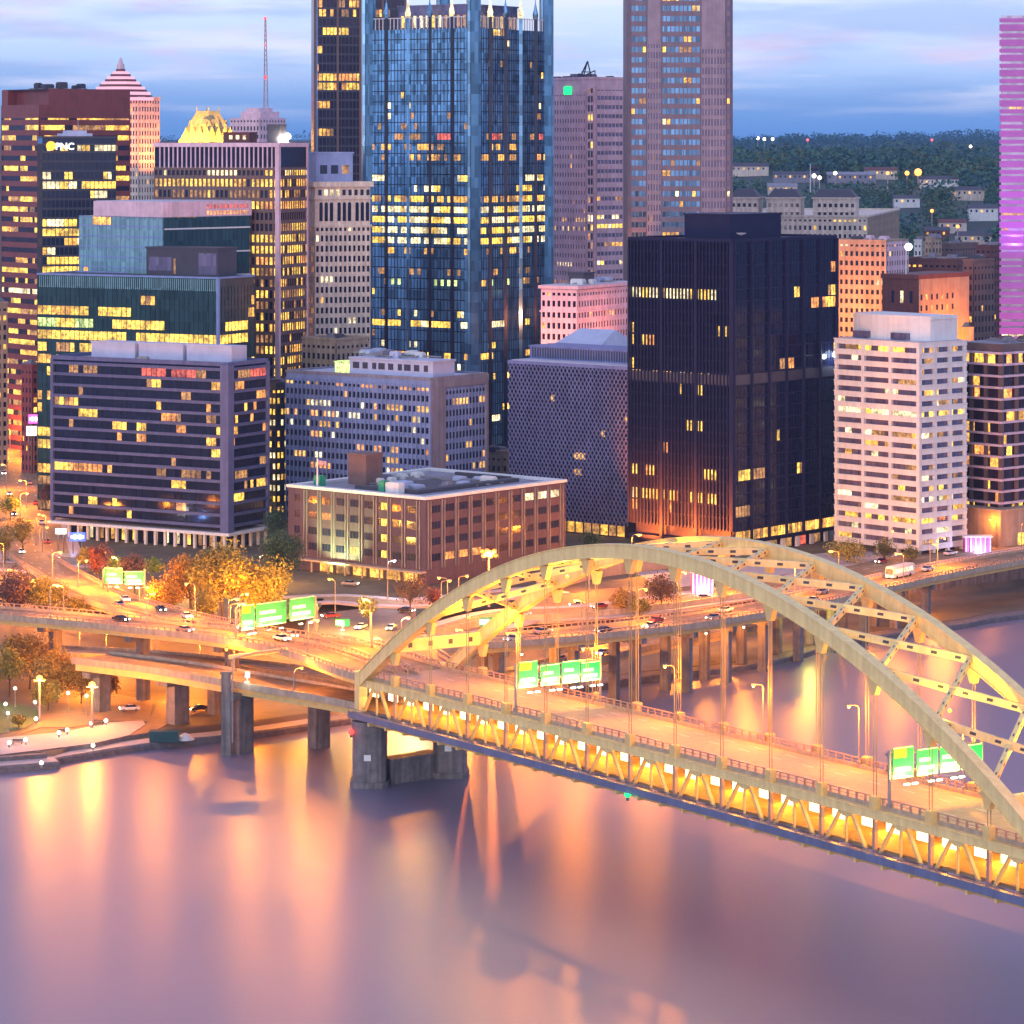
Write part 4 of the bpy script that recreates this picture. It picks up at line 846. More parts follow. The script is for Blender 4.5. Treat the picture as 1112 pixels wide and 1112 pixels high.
b.rim('cream', .9, .6, .7, name='cornice'); b.finish()
def flag(base, ht, label, col, fw):
    t = thing('flagpole', base, label, 'flagpole'); mb = MB(); mb.tube([base, base+Vector((0,0,ht))], .30, 6, r1=.18); mb.lathe([(.1,-.2), (.4,0), (.1,.3)], 6, base+Vector((0,0,ht))); mb.build('pole', M['white'], t)
    mb = MB(); n = 8; vs = []
    for k in range(n+1):
        for z in (0, -fw*.62): 
            for d in (0, .06): vs.append(base+Vector((.25+fw*k/n, .35*math.sin(k*1.3)+d, ht-.3+z-.25*k/n)))
    fs = []
    for k in range(n):
        o = k*4; fs += [(o, o+2, o+6, o+4), (o+1, o+5, o+7, o+3), (o, o+4, o+5, o+1), (o+2, o+3, o+7, o+6)]
    mb.add(vs, fs); mb.build('flag', col, t, True)
flag(at(880, 209, 1505), 13, 'white pole with dark flag on the cream hotel roof', M['roof_d'], 3.5)
flag(Vector((BRK.P(43, 2, BRK.z1).x, BRK.P(43, 2, BRK.z1).y, BRK.z1+.8)), 7.6, 'white pole with pink flag on the brick block roof', M['flag'], 2.3)
# --- orange lit grid block
b = Bld('orange_lit_block', 'orange lit stone block with regular small windows beside the black tower', 'building', 962, 1160, 32, 900, 986, 263)
b.core('tan')
b.grid('L', 3.5, 2.05, 1.0, 1.7, .3, 'tan', b.rowfn(.06, 1.4, ('gold','white'))); b.grid('R', 3.5, 2.0, 1.0, 1.7, .3, 'pink', b.rowfn(.03, 1.4))
b.rim('tan', .8); b.roof('roof_w'); b.units(3, ('roof_d','pink'), 1.6); b.finish(); ORL = b
# --- brick block with orange flank
b = Bld('dark_brick_hall', 'dark brick hall with glowing orange floodlit flank behind the white block', 'building', 997, 1060, 40, 958, 1052, 300)
b.core('brick_r')
b.part('stone_band', M['brick_r'], lambda mb: (b.box(mb, -.4, b.a+.4, -.4, b.b+.4, b.z1-1, b.z1+.5), b.fbox(mb, 'L', 0, b.a, .0, .4, b.z1-13, b.z1-12.4)))
for i in range(3): b.wins.append(('L', 2.2+i*3.6, 3.3+i*3.6, b.z1-9, b.z1-5, 'white' if i == 1 else 'gl_dark', .08))
b.part('flank_wall', M['tan'], lambda mb: (b.fbox(mb, 'R', .3, b.b-.3, 0, .3, b.z0, b.z1-.2), b.fbox(mb, 'R', 3, 9, .3, 1.5, b.z0, b.z1-15), b.fbox(mb, 'R', b.b-5, b.b-.3, .3, 2.2, b.z0, b.z1-18)))
for i in range(7):
    for j in range(6): b.wins.append(('R', 1.0+i*3.2, 2.0+i*3.2, b.z1-26+j*3.6, b.z1-24.2+j*3.6, 'gl_dark' if (i+j) % 3 else 'orange', .36))
b.part('annex', M['brick_r'], lambda mb: (b.box(mb, -2, b.a+6, -6, -.4, b.z0, b.z1-17), b.box(mb, -2.3, b.a+6.3, -6.3, -.4, b.z1-17, b.z1-16.4)))
b.roof('roof_d'); b.finish(); BHL = b
def ball():
    base = at(984, 302, 1066); base.z = BHL.z1+.15; t = thing('globe_lamp_mast', base, 'white globe on a pale mast standing on the dark brick hall roof', 'lamp mast'); ht = zat(270, 1066)-base.z
    mb = MB(); mb.tube([base, base+Vector((0,0,ht))], .35, 6, r1=.25); mb.build('mast', M['white'], t)
    mb = MB(); mb.lathe([(.1,-1.3), (.9,-1.0), (1.5,0), (.9,1.0), (.1,1.3)], 12, base+Vector((.8,0,ht+.6))); mb.build('globe', BU['whitesign'], t, True)
ball()
# --- further small blocks at right
def small(name, label, cx, Y, th, lx, rx, yt, m, fh=3.6, bw=2.2, p=.05, rm='roof', keys=('warm','gold'), pier=1.0):
    b = Bld(name, label, 'building', cx, Y, th, lx, rx, yt); b.core(m)
    for f in 'LR': b.grid(f, fh, bw, pier, 1.7, .3, m, b.rowfn(p, 1.6, keys), z1=b.z1-.8)
    b.rim(m, .8); b.part('roof', M[rm], lambda mb: b.box(mb, .6, b.a-.6, .6, b.b-.6, b.z1-.1, b.z1+.2)); b.units(3, ('roof_d','silver2'), 1.8); b.finish(60); return b
small('brown_brick_block', 'narrow tall brown brick block between orange hall and purple tower', 1057, 1110, 40, 1046, 1079, 284, 'brown')
small('long_brick_block', 'long dark red brick block behind the brick hall roof', 1040, 1200, 25, 984, 1062, 283, 'brick_r')
small('small_white_block', 'small pale lilac block left of two brown ones under the hill', 1001, 1420, 40, 993, 1006, 262, 'white', p=.0)
small('small_tan_block', 'small plain tan block under the hill, right of the lilac one', 1012, 1415, 40, 1005, 1022, 259, 'tan', p=.0)
small('small_brown_block', 'low wide brown block under the hill, left of purple tower', 1036, 1440, 40, 1021, 1062, 266, 'brown', p=.04)
small('red_roofed_block', 'low dark red block against the purple tower under the hill', 1076, 1400, 40, 1060, 1096, 268, 'brick_r', p=.04)
small('lit_strip_block', 'narrow block with white lit window columns between banded and finned blocks', 300, 1045, 40, 288, 312, 418, 'dark', bw=1.7, p=.72, keys=('white','gold','warm'), pier=.5)
small('low_tan_block', 'low tan stone block at the foot of the cream tower', 365, 1075, 40, 328, 400, 370, 'tan', p=.06)
small('tan_stub_block', 'plain tan block glimpsed between finned and lattice blocks', 545, 1040, 40, 528, 556, 492, 'tan', p=.03)
small('street_corner_block', 'pinkish red block with lit shopfronts beside the bright street', 35, 1180, 40, 24, 47, 398, 'redbrown', p=.08)
small('tan_street_block', 'tan block at the left picture edge behind the bright street', -4, 1200, 60, -30, 8, 330, 'tan', p=.2)
# --- purple lit tower at the right edge
b = Bld('purple_lit_tower', 'tall tower with purple and pink lit horizontal bands at right edge', 'tower', 1087, 1010, 99, None, 1150, 17, a=20)
b.part('glass_wall', M['gl_mauve'], lambda mb: b.box(mb, 0, b.a, 0, b.b, b.z0, b.z1))
nf = 34; fh = (b.z1-b.z0)/nf
for j in range(nf): b.part('floor_band', M['purple'], lambda mb: (b.fbox(mb, 'R', -.5, b.b, 0, .5, b.z0+j*fh, b.z0+j*fh+fh*.42), b.fbox(mb, 'R', -.5, b.b, 0, .35, b.z0+j*fh+fh*.56, b.z0+j*fh+fh*.82)))
for j in (11, 12, 19, 20, 27): 
    for i in range(8):
        if b.rng.random() < .8: b.wins.append(('R', .3+i*2.3, 2.3+i*2.3, b.z0+j*fh+fh*.84, b.z0+j*fh+fh*.98, 'white' if j < 13 else 'orange', .12))
b.finish(); PUR = b
# ------------------------------------------------------------------ arch bridge
BO, BD, BN = Vector((-30.6,649,0)), Vector((.5377,-.8443,0)), Vector((.8443,.5377,0)); BW = 20.5; SP = 210.0
def camber(s): return .0215*s-.0000424*s*s if s > 0 else 0
def Bp(s, w, z, c=True): return BO+BD*s+BN*w+Vector((0,0,z+(camber(s) if c else 0)))
V0 = Vector((0,0,1))
def arch_z(s): return 21+36.8*(1-((s-105)/105)**2)
br = thing('arch_bridge', BO+Vector((0,0,14)), 'buff double deck steel arch bridge crossing the river with lit lower deck', 'bridge')
def bpart(name, m, fn, smooth=False):
    mb = MB(); fn(mb); return mb.build(name, M[m] if isinstance(m, str) else m, br, smooth)
def boxs(mb, s0, s1, w0, w1, z0, z1, n=24, mi=0):
    n = max(1, int(abs(s1-s0)/9)); path = [Bp(s0+(s1-s0)*k/n, 0, 0) for k in range(n+1)]
    mb.sweep(path, [(-w0, z0), (-w1, z0), (-w1, z1), (-w0, z1)] if False else [(w0, z0), (w1, z0), (w1, z1), (w0, z1)], mi, side=[BN]*(n+1))
S0, S1 = -1.0, 238.0
for w in (0, BW):
    def rib(mb):
        ring = []; ss = [i*SP/60 for i in range(61)]
        for s in ss:
            sl = 36.8*-2*(s-105)/105/105; t = Vector((1, sl)).normalized(); nx, nz = -t.y, t.x
            dp = 1.12
            ring.append([Bp(s+nx*e*dp, w+o, arch_z(s)+nz*e*dp, False) for o, e in ((-.78,-1), (.78,-1), (.78,1), (-.78,1))])
            ring[-1] += []
        vs = [p for r_ in ring for p in r_]; fs = [(0,3,2,1)]
        for i in range(60):
            for k in range(4): k2 = (k+1) % 4; fs.append((i*4+k, i*4+k2, (i+1)*4+k2, (i+1)*4+k))
        fs.append((240,241,242,243)); mb.add(vs, fs)
        # flange lips along the four edges of the box rib
        for e in (-1, 1):
            vs = []; fs = []
            for s in ss:
                sl = 36.8*-2*(s-105)/105/105; t = Vector((1, sl)).normalized(); nx, nz = -t.y, t.x
                for o, d in ((-.98, 1.10), (.98, 1.10), (.98, 1.26), (-.98, 1.26)): vs.append(Bp(s+nx*e*d, w+o, arch_z(s)+nz*e*d, False))
            for i in range(60):
                for k in range(4): k2 = (k+1) % 4; fs.append((i*4+k, i*4+k2, (i+1)*4+k2, (i+1)*4+k))
            mb.add(vs, fs)
    def seams(mb):
        rib(mb)
        for i in range(1, 31):
            s = i*6.85; sl = 36.8*-2*(s-105)/105/105; t = Vector((1, sl)).normalized(); nx, nz = -t.y, t.x
            c0 = Bp(s, w, arch_z(s), False); tv = BD*t.x+V0*t.y; nv = BD*nx+V0*nz
            mb.obox(c0-tv*.35-BN*.81-nv*1.05, tv*.7, BN*1.62, nv*2.1)
    bpart('arch_rib', 'gold', seams)
    bpart('top_chord', 'gold', lambda mb: (boxs(mb, S0, S1, w-.55, w+.55, 20.2, 21.4), boxs(mb, S0, S1, w-.72, w+.72, 21.4, 21.55), boxs(mb, S0, S1, w-.70, w+.70, 20.06, 20.2), [mb.bar(Bp(q*2.74, w, 20.21), Bp(q*2.74, w, 21.39), 1.22, .14, up=BD) for q in range(87)]))
    bpart('bottom_chord', 'gold_shaded', lambda mb: (boxs(mb, S0, S1, w-.4, w+.4, 12.9, 14.5), boxs(mb, S0, S1, w-.55, w+.55, 12.75, 12.9)))
    bpart('end_post', 'gold', lambda mb: (mb.bar(Bp(0, w, 14.4), Bp(0, w, 22.6), 1.9, 1.9, up=BD), mb.bar(Bp(0, w, 22.6), Bp(0, w, 23.0), 2.3, 2.3, up=BD)))
    for k in range(1, 16):
        s = 13.7*k
        if s < SP-2:
            top = arch_z(s)-1.5
            bpart('hanger', 'cable', lambda mb: (mb.tube([Bp(s-.36, w, 21.5), Bp(s-.36, w, top, False)], .08, 6), mb.tube([Bp(s+.36, w, 21.5), Bp(s+.36, w, top, False)], .08, 6)))
            bpart('hanger_gusset', 'gold_shaded', lambda mb: mb.add([Bp(s-1.5, w-.5, arch_z(s)-1.3, False), Bp(s+1.5, w-.5, arch_z(s)-1.3, False), Bp(s+.5, w-.5, top-2.4, False), Bp(s-.5, w-.5, top-2.4, False), Bp(s-1.5, w+.5, arch_z(s)-1.3, False), Bp(s+1.5, w+.5, arch_z(s)-1.3, False), Bp(s+.5, w+.5, top-2.4, False), Bp(s-.5, w+.5, top-2.4, False)], [(0,1,2,3), (7,6,5,4), (0,4,5,1), (1,5,6,2), (2,6,7,3), (3,7,4,0)]))
            bpart('hanger_foot', 'gold_shaded', lambda mb: mb.bar(Bp(s, w, 21.5), Bp(s, w, 23.6), 1.3, 1.5, up=BD))
    for k in range(0, 18):
        s = 13.7*k; P_ = 13.7
        if k: bpart('truss_post', 'rail', lambda mb: mb.bar(Bp(s, w, 14.5), Bp(s, w, 20.1), .62, .62, up=BD))  # darker colour stands in for the backlit side of the truss
        bpart('truss_post', 'gold_shaded', lambda mb: mb.bar(Bp(s+P_*.47, w, 14.5), Bp(s+P_*.47, w, 20.1), .34, .34, up=BD))
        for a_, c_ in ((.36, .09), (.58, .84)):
            bpart('truss_diagonal', 'gold_shaded', lambda mb: mb.bar(Bp(s+P_*a_, w, 20.0), Bp(s+P_*c_, w, 14.6), .45, .6, up=BN))
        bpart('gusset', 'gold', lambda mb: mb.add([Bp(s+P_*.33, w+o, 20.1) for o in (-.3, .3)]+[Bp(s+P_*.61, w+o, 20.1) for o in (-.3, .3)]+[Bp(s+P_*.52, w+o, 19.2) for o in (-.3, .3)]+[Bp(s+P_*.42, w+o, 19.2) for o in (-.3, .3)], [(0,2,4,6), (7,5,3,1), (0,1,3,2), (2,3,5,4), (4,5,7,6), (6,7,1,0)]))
    def curb(mb):
        o = .55 if w == 0 else -.55
        boxs(mb, S0, S1, w+o+.02, w+o+.5 if w == 0 else w+o-.48, 21.2, 22.25)
    bpart('parapet', 'para', curb)
    def railing(mb):
        ww = w+(.8 if w == 0 else -.8); s = S0
        while s < S1: mb.bar(Bp(s, ww, 22.25), Bp(s, ww, 23.2), .28, .30, up=BD); s += 2.25
        boxs(mb, S0, S1, ww-.10, ww+.10, 23.2, 23.38); boxs(mb, S0, S1, ww-.06, ww+.06, 22.68, 22.78)
    bpart('railing', 'rail', railing)
bpart('upper_deck', 'deckc', lambda mb: (boxs(mb, S0, S1, .58, BW-.58, 20.9, 21.55)))
0 and bpart('median_barrier', 'para', lambda mb: boxs(mb, S0, S1, BW/2-.25, BW/2+.25, 21.56, 22.3))
bpart('lower_deck', 'roadc', lambda mb: boxs(mb, S0, S1, .45, BW-.45, 14.72, 15.35))
bpart('walkway', 'bluegrey', lambda mb: (boxs(mb, S0, S1, -2.3, -.42, 14.55, 14.8), boxs(mb, S0, S1, -2.5, -2.3, 13.7, 15.0)))
bpart('walkway_railing', 'bluegrey', lambda mb: (boxs(mb, S0, S1, -2.42, -2.36, 15.65, 15.75), [mb.bar(Bp(s_*3-1, -2.4, 15.0), Bp(s_*3-1, -2.4, 15.7), .08, .08) for s_ in range(79)]))
def lane(mb, z, ws):
    for w in ws:
        s = 2
        while s < S1-4: boxs(mb, s, s+3, w-.08, w+.08, z, z+.006); s += 9
bpart('lane_marking', 'mark', lambda mb: lane(mb, 21.552, (4, 7, 13.5, 16.8)))
for k in range(0, 35):
    s = 6.75*k
    bpart('floor_beam', 'gold_shaded', lambda mb: (mb.bar(Bp(s, -2.2, 13.4), Bp(s, BW+.3, 13.4), .6, 1.0), mb.bar(Bp(s, .6, 20.35), Bp(s, BW-.6, 20.35), .4, 1.1)))
for k in range(0, 18):
    for a_ in (.19, .74):
        s = 13.7*(k+a_)
        if s < S1-3: bpart('luminaire', bulb_l if 'bulb_l' in globals() else globals().setdefault('bulb_l', bulb('tunnel_luminaire', (1,.74,.34), 4)), lambda mb: boxs(mb, s-1.65, s+1.65, 1.5, 1.75, 18.0, 19.35))
# lateral bracing between the two ribs
def perforated(mb, p, q, w, h, n):
    mb.bar(p, q, w, h); d = (q-p)/n; dn = d.normalized()
    for i in range(n):
        c = p+d*(i+.5); mb.bar(c-dn*.5, c+dn*.5, w+.012, h*.38, 1); mb.bar(c-dn*.5, c+dn*.5, w*.3, h+.012, 1)
def bpart2(name, fn): mb = MB(); fn(mb); return mb.build(name, [M['gold'], M['dark']], br)
for k in range(2, 14):
    s, s2 = 13.7*k, 13.7*(k+1)
    bpart2('lateral_strut', lambda mb: perforated(mb, Bp(s, .85, arch_z(s), False), Bp(s2, BW-.85, arch_z(s2), False), .9, 1.25, 6))
    p, q = Bp(s2, .85, arch_z(s2), False), Bp(s, BW-.85, arch_z(s), False); m_ = (p+q)/2
    for e0, e1 in ((p, m_+(p-m_)*.05), (m_+(q-m_)*.05, q)): bpart2('lateral_diagonal', lambda mb: perforated(mb, e0, e1, .8, .95, 3))
def portal(s): bpart2('portal_beam', lambda mb: perforated(mb, Bp(s, .85, arch_z(s), False), Bp(s, BW-.85, arch_z(s), False), 1.4, 2.6, 4))
portal(13.5); portal(196)
# river pier
pc = [Bp(1, 1.5, 0, False), Bp(1, 20.5, 0, False)]
pt = thing('bridge_pier', pc[0], 'twin shafted dark concrete pier with low link wall standing in water', 'bridge pier')
for c_, lab in zip(pc, 'ab'):
    def shaft(mb):
        for z0, z1, r_ in ((-3, 1.2, 4.1), (1.2, 12.4, 3.6), (12.4, 13.3, 3.9)):
            pts = []
            for k in range(12):
                an = k*math.pi/6; pts.append((c_.x+r_*math.copysign(abs(math.cos(an))**.55, math.cos(an))*.98, c_.y+r_*math.copysign(abs(math.sin(an))**.55, math.sin(an))*1.15))
            mb.prism(pts, z0, z1)
    mb = MB(); shaft(mb); mb.build('shaft', M['dconc'], pt)
    mb = MB(); c2 = c_-Vector((.3,4.25,-6.2)); mb.box(c2.x-.7, c2.x+.7, c2.y-.05, c2.y+.12, c2.z-.6, c2.z+.6); mb.build('gauge_board', M['signw'], pt)
    mb = MB(); mb.box(c_.x-1.1, c_.x+1.1, c_.y-1.3, c_.y+1.3, 13.3, 13.9); mb.build('bearing', M['dark'], pt)
mb = MB(); mb.bar(pc[0]+Vector((3.2,1.0,1.7)), pc[1]+Vector((-3.2,-1.0,1.7)), 3.4, 6.0); mb.bar(pc[0]+Vector((3.2,1.0,4.9)), pc[1]+Vector((-3.2,-1.0,4.9)), 3.9, .5); mb.build('link_wall', M['dconc'], pt)
def beacon(name, p, m, label, cat='navigation light'):
    t = thing(name, p, label, cat); mb = MB(); mb.box(p.x-.25, p.x+.25, p.y-.25, p.y+.25, p.z, p.z+.5); mb.build('housing', M['dark'], t)
    mb = MB(); mb.lathe([(.15,0), (.6,.35), (.6,.8), (.15,1.15)], 10, p+Vector((0,0,.5))); mb.build('lens', BU[m], t, True)
    add_light(t, (1,.06,.05) if m == 'red' else (.1,1,.35), 60, (0,-1.5,.9))
def add_light(t, col, e, off=(0,0,0), r=.35, kind='POINT', spot=None):
    key = (tuple(col), e, r, kind, spot)
    if key not in LC:
        l = bpy.data.lights.new('lamp_light', kind); l.energy = e; l.color = col; l.shadow_soft_size = r
        if kind == 'SPOT': l.spot_size = R(spot or 120); l.spot_blend = .6
        LC[key] = l; l.energy = e*LG
    o = bpy.data.objects.new('lamp_light', LC[key]); COL.objects.link(o); o.parent = t; o.location = off; return o
LC = {}; LG = 0.85
for s, w, dz in ((38, 2.2, -4.5), (72, 2.4, -4), (86, 17.6, -4), (182, 17.2, -4.5), (172, 9, -3)):
    c = Bp(s, w, arch_z(s)+dz, False); bpart('arch_lamp', BU['amber'], lambda mb: mb.lathe([(.1,-.3), (.4,0), (.1,.3)], 8, c), True); add_light(br, (1,.66,.03), 6000, c+Vector((0,0,.8))-br.location, .4)
beacon('red_beacon', pc[0]+Vector((-3.6,-3.2,10.2)), 'red', 'small red navigation light on corner of the near pier shaft')
beacon('green_beacon', Bp(98, -2.0, 12.3), 'green', 'small green navigation light under the middle of the bridge deck edge')
for k in range(0, 17): add_light(br, (1,.38,.03), 7500, Bp(13.7*k+6, 9, 18.3)-br.location, .6); 
# ------------------------------------------------------------------ ramps
PATHS = {}
def ramp(name, label, cat, pts, width, z_g=1.5, s_par=('para', 'rail'), rails=(True, True), step=4, group=None):
    path = smooth(pts, step); PATHS[label] = path; sd = rights(path); w = width/2
    t = thing(name, path[len(path)//2], label, cat, group)
    def P_(nm, m, prof): mb = MB(); mb.sweep(path, prof, side=sd); return mb.build(nm, M[m], t)
    P_('deck', 'roadc', [(-w, -.45), (w, -.45), (w, 0), (-w, 0)])
    for sg, rl in ((-1, rails[0]), (1, rails[1])):
        P_('girder', 'gold_shaded', [(sg*(w-1.2)-.35, -.45-z_g), (sg*(w-1.2)+.35, -.45-z_g), (sg*(w-1.2)+.35, -.46), (sg*(w-1.2)-.35, -.46)])
        P_('parapet', 'para', [(sg*w-.02*sg, -.8), (sg*(w+.4), -.8), (sg*(w+.34), .62), (sg*(w+.05), .62)] if sg > 0 else [(-(w+.4), -.8), (-w+.02, -.8), (-(w+.05), .62), (-(w+.34), .62)])
        if rl:
            mb = MB(); acc = 0
            for i in range(len(path)-1):
                L_ = (path[i+1]-path[i]).length; n = max(1, round(L_/2.0))
                for k in range(n):
                    f = k/n; p = path[i].lerp(path[i+1], f)+sd[i].lerp(sd[i+1], f)*sg*(w+.2); mb.box(p.x-.14, p.x+.14, p.y-.14, p.y+.14, p.z+.62, p.z+1.2)
            mb.sweep(path, [(sg*(w+.2)-.12, 1.2), (sg*(w+.2)+.12, 1.2), (sg*(w+.2)+.12, 1.38), (sg*(w+.2)-.12, 1.38)], side=sd)
            mb.build('railing', M['rail'], t)
    mb = MB()
    for i in range(0, len(path)-1, 3):
        for o in ((0,) if width < 10 else (-w*.36, w*.36)):
            a, c = path[i]+sd[i]*o, path[i+1]+sd[i+1]*o; q = (c-a).normalized()*3; e = sd[i]*.08
            mb.add([a-e+Vector((0,0,.006)), a+e+Vector((0,0,.006)), a+q+e+Vector((0,0,.006)), a+q-e+Vector((0,0,.006))], [(0,1,2,3)])
    mb.build('lane_marking', M['mark'], t)
    return t
V = lambda *a: Vector(a)
up1 = 'pale upper ramp curving from the bridge end to the left edge'
ramp('elevated_ramp', up1, 'road ramp', [Bp(3,6.2,21.5), Bp(-10,6.2,21.5), V(-44.7,687.8,21.4), V(-62.3,709,21), V(-83,729,20), V(-107,750,19), V(-134,766,18.5), V(-170,780,18)], 11)
up2 = 'ramp dropping from the bridge end to the bright street, behind the overhead green signs'
ramp('elevated_ramp', up2, 'road ramp', [Bp(3,15,21.45), Bp(-10,15.5,21.4), V(-35,690,20.9), V(-53,712,20), V(-71.8,744,18), V(-89,786,15), V(-107,836,11.5), V(-124,890,9), V(-142,941,8.5)], 11)
up3 = 'ramp looping back from the bridge end and running right along the far bank'
ramp('elevated_ramp', up3, 'road ramp', [Bp(2,16,21.4), V(-19.5,671,21.3), V(-22,687,20.8), V(-15,702,20.2), V(2,716,19.3), V(20,734,18.2), V(42,764,16), V(73,810,14), V(113,870,13), V(152,917,12.5), V(230,1000,12)], 12)
lo1 = 'lower ramp leaving the lit lower deck toward the park over concrete piers'
ramp('elevated_ramp', lo1, 'road ramp', [Bp(2,6,15.3), Bp(-10,6.3,15.25), V(-55,685,15), V(-75,706,14.5), V(-95,723,14)], 11, 2.0, rails=(False, False))
lo2 = 'lower orange ramp curving away under the pale upper ramp'
ramp('elevated_ramp', lo2, 'road ramp', [Bp(2,15,15.2), Bp(-10,15.5,15), V(-40,702,13), V(-66,730,11.5), V(-92,752,10), V(-130,768,9)], 9, 1.4, rails=(False, False))
lo3 = 'lower ramp dropping right from the lower deck below the far bank highway'
ramp('elevated_ramp', lo3, 'road ramp', [Bp(2,15.8,15.1), V(-11,676,14.5), V(4,712,12.6), V(18,745,10.6), V(35,777,9.2), V(58,806,8.6)], 9, 1.4, rails=(False, False))
def pier(p, zt, w, label, dirv, cap=True, name='ramp_pier', r=1.5, zb=-2, cols=1, group=None):
    t = thing(name, V(p[0], p[1], zb), label, 'ramp pier', group); dv = Vector(dirv).normalized()
    for k in range(cols):
        c = Vector((p[0], p[1], 0))+dv*((k-(cols-1)/2)*w*.55)
        mb = MB(); mb.obox(c-dv*r-dv.cross(V(0,0,1))*r*.7+V(0,0,zb), dv*2*r, dv.cross(V(0,0,1))*r*1.4, V(0,0,zt-1.2-zb)); mb.build('column', M['dconc'], t)
    if cap:
        c = Vector((p[0], p[1], 0)); mb = MB(); mb.bar(c-dv*w/2+V(0,0,zt-.6), c+dv*w/2+V(0,0,zt-.6), r*1.7, 1.2); mb.build('cap_beam', M['dconc'], t)
    return t
xd = Vector((.69,.72,0))
pier((-57.5,683.0), 13.0, 9, 'big concrete pier at the water edge carrying the lower ramp', xd, r=2.0, zb=-2)
pier((-73.5,704.5), 12.2, 9, 'grey concrete pier on the bank beside the teal container', xd, r=2.1, zb=1)
pier((-41.5,689), 12.6, 8, 'dark concrete pier standing in water between bank and river pier', xd, r=2.0, zb=-2)
pier((-92,719), 11.6, 9, 'orange lit concrete pier beside the white parked car', xd, r=1.6, zb=2)
pier((-66,716), 11, 7, 'shadowed concrete pier behind the ramp on the orange bank', xd, r=1.7, zb=2)
pier((-62,709), 19.0, 9, 'tall pier under the upper ramp behind the lamp mast', xd, r=1.3, zb=3); pier((-84,730), 18.0, 9, 'tall orange pier under the upper ramp above the lower ramp', xd, r=1.3, zb=3)
pier((-107,751), 17.0, 9, 'pier under upper ramp among the park trees', xd, r=1.3, zb=3); pier((-88,787), 13, 8, 'short pier under the street ramp near orange trees', xd, r=1.2, zb=4)
# tall shaft with a raised beam next to the lower ramp
t = thing('sign_bracket_pier', V(-60.5,679.6,-2), 'tall slim concrete shaft with a bent lamp arm beside the lower ramp', 'pier shaft')
mb = MB(); mb.box(-61.6,-59.6,678.8,680.4,-2,17.4); mb.box(-61.9,-59.3,678.6,680.6,17.4,17.9); mb.build('shaft', M['dconc'], t)
mb = MB(); mb.tube([V(-59.2,678.6,3), V(-59.2,678.6,20), V(-58.9,678.8,20.8), V(-55,681,21.6), V(-49,684,22)], .22); mb.build('lamp_arm', M['pole'], t)
mb = MB(); mb.bar(V(-60,679.5,20.9), V(-48,686,21.6), .9, .8); mb.build('beam', M['gold'], t)
# piers and walls below the far bank highway
p3 = PATHS[up3]; n3 = len(p3)
cumd = [0]
for a, c in zip(p3, p3[1:]): cumd.append(cumd[-1]+(c-a).length)
def on(label, d, off=0, dz=0):
    path = PATHS[label]; acc = 0; sd = rights(path)
    for i in range(len(path)-1):
        L_ = (path[i+1]-path[i]).length
        if acc+L_ >= d: f = (d-acc)/L_; p = path[i].lerp(path[i+1], f)+sd[i]*off; return p+V(0,0,dz), (path[i+1]-path[i]).normalized()
        acc += L_
    return path[-1]+V(0,0,dz), (path[-1]-path[-2]).normalized()
ORD = ['first','second','third','fourth','fifth','sixth','seventh','eighth','ninth','tenth','eleventh','twelfth','thirteenth','fourteenth','fifteenth','sixteenth','seventeenth','eighteenth','nineteenth','twentieth']
for i, d in enumerate((62, 84, 106, 128, 146, 164, 182, 200, 218, 236, 254)):
    p, dr = on(up3, d); pier((p.x, p.y), p.z-1.9, 11, f'{ORD[i]} of the concrete bents from the left under the far bank highway', Vector((dr.y,-dr.x,0)), r=1.1, zb=0, cols=2, group='bents under the far bank highway')
mb = MB(); wl = [V(p.x, p.y+50, 0) for p in SH if 24 < p.x < 230]; mb.sweep(wl, [(0,0), (0,8.6), (-1.2,8.6), (-1.2,0)]); tag(mb.build('wharf_wall', M['dconc']), 'long grey stained wharf wall under the far bank highway', 'wharf wall')
mb = MB(); mb.sweep([V(p.x, p.y+6, 1.5) for p in SH if 24 < p.x < 230], [(-0,0), (-0,.15), (-40,.15), (-40,0)]); tag(mb.build('wharf_pavement', M['soil']), kind='structure')
# city street, boulevard, plaza
def road(name, pts, w, m='roadc', kerb=True):
    path = smooth(pts, 5); mb = MB(); mb.sweep(path, [(-w/2,-.5), (w/2,-.5), (w/2,0), (-w/2,0)]); tag(mb.build(name, M[m]), kind='structure'); PATHS[name] = path
    mb = MB(); sd = rights(path)
    for i in range(0, len(path)-1, 3):
        for o in (-w*.25, 0, w*.25):
            a, c = path[i]+sd[i]*o, path[i+1]+sd[i+1]*o; e = sd[i]*.1; z = V(0,0,.006); q = (c-a)*.7; mb.add([a-e+z, a+e+z, a+q+e+z, a+q-e+z], [(0,1,2,3)])
    tag(mb.build('lane_marking', M['mark']), kind='structure')
    if kerb:
        for sg in (-1, 1): mb = MB(); mb.sweep(path, [(sg*w/2-.0, -.4), (sg*(w/2+3.5), -.4), (sg*(w/2+3.5), .13), (sg*w/2, .13)]); tag(mb.build('pavement', M['paving']), kind='structure')
road('city_street', [gnd(40,606,8.25), gnd(32,572,8.25), gnd(22,535,8.3), gnd(10,497,8.3), gnd(-6,455,8.3), gnd(-24,410,8.3)], 20)
road('cross_street', [gnd(-60,612,8.2), gnd(0,614,8.2), gnd(60,618,8.2), gnd(100,620,8.2)], 12)
road('plaza_street', [gnd(318,652,8.2), gnd(370,650,8.2), gnd(440,655,8.2), gnd(520,648,8.2), gnd(600,640,8.2)], 9)
road('boulevard', [V(-14,800,8.2), gnd(560,668,8.8), gnd(640,664,9), gnd(740,652,9), gnd(860,634,9), gnd(1000,606,9), gnd(1112,587,9), gnd(1220,568,9)], 15)
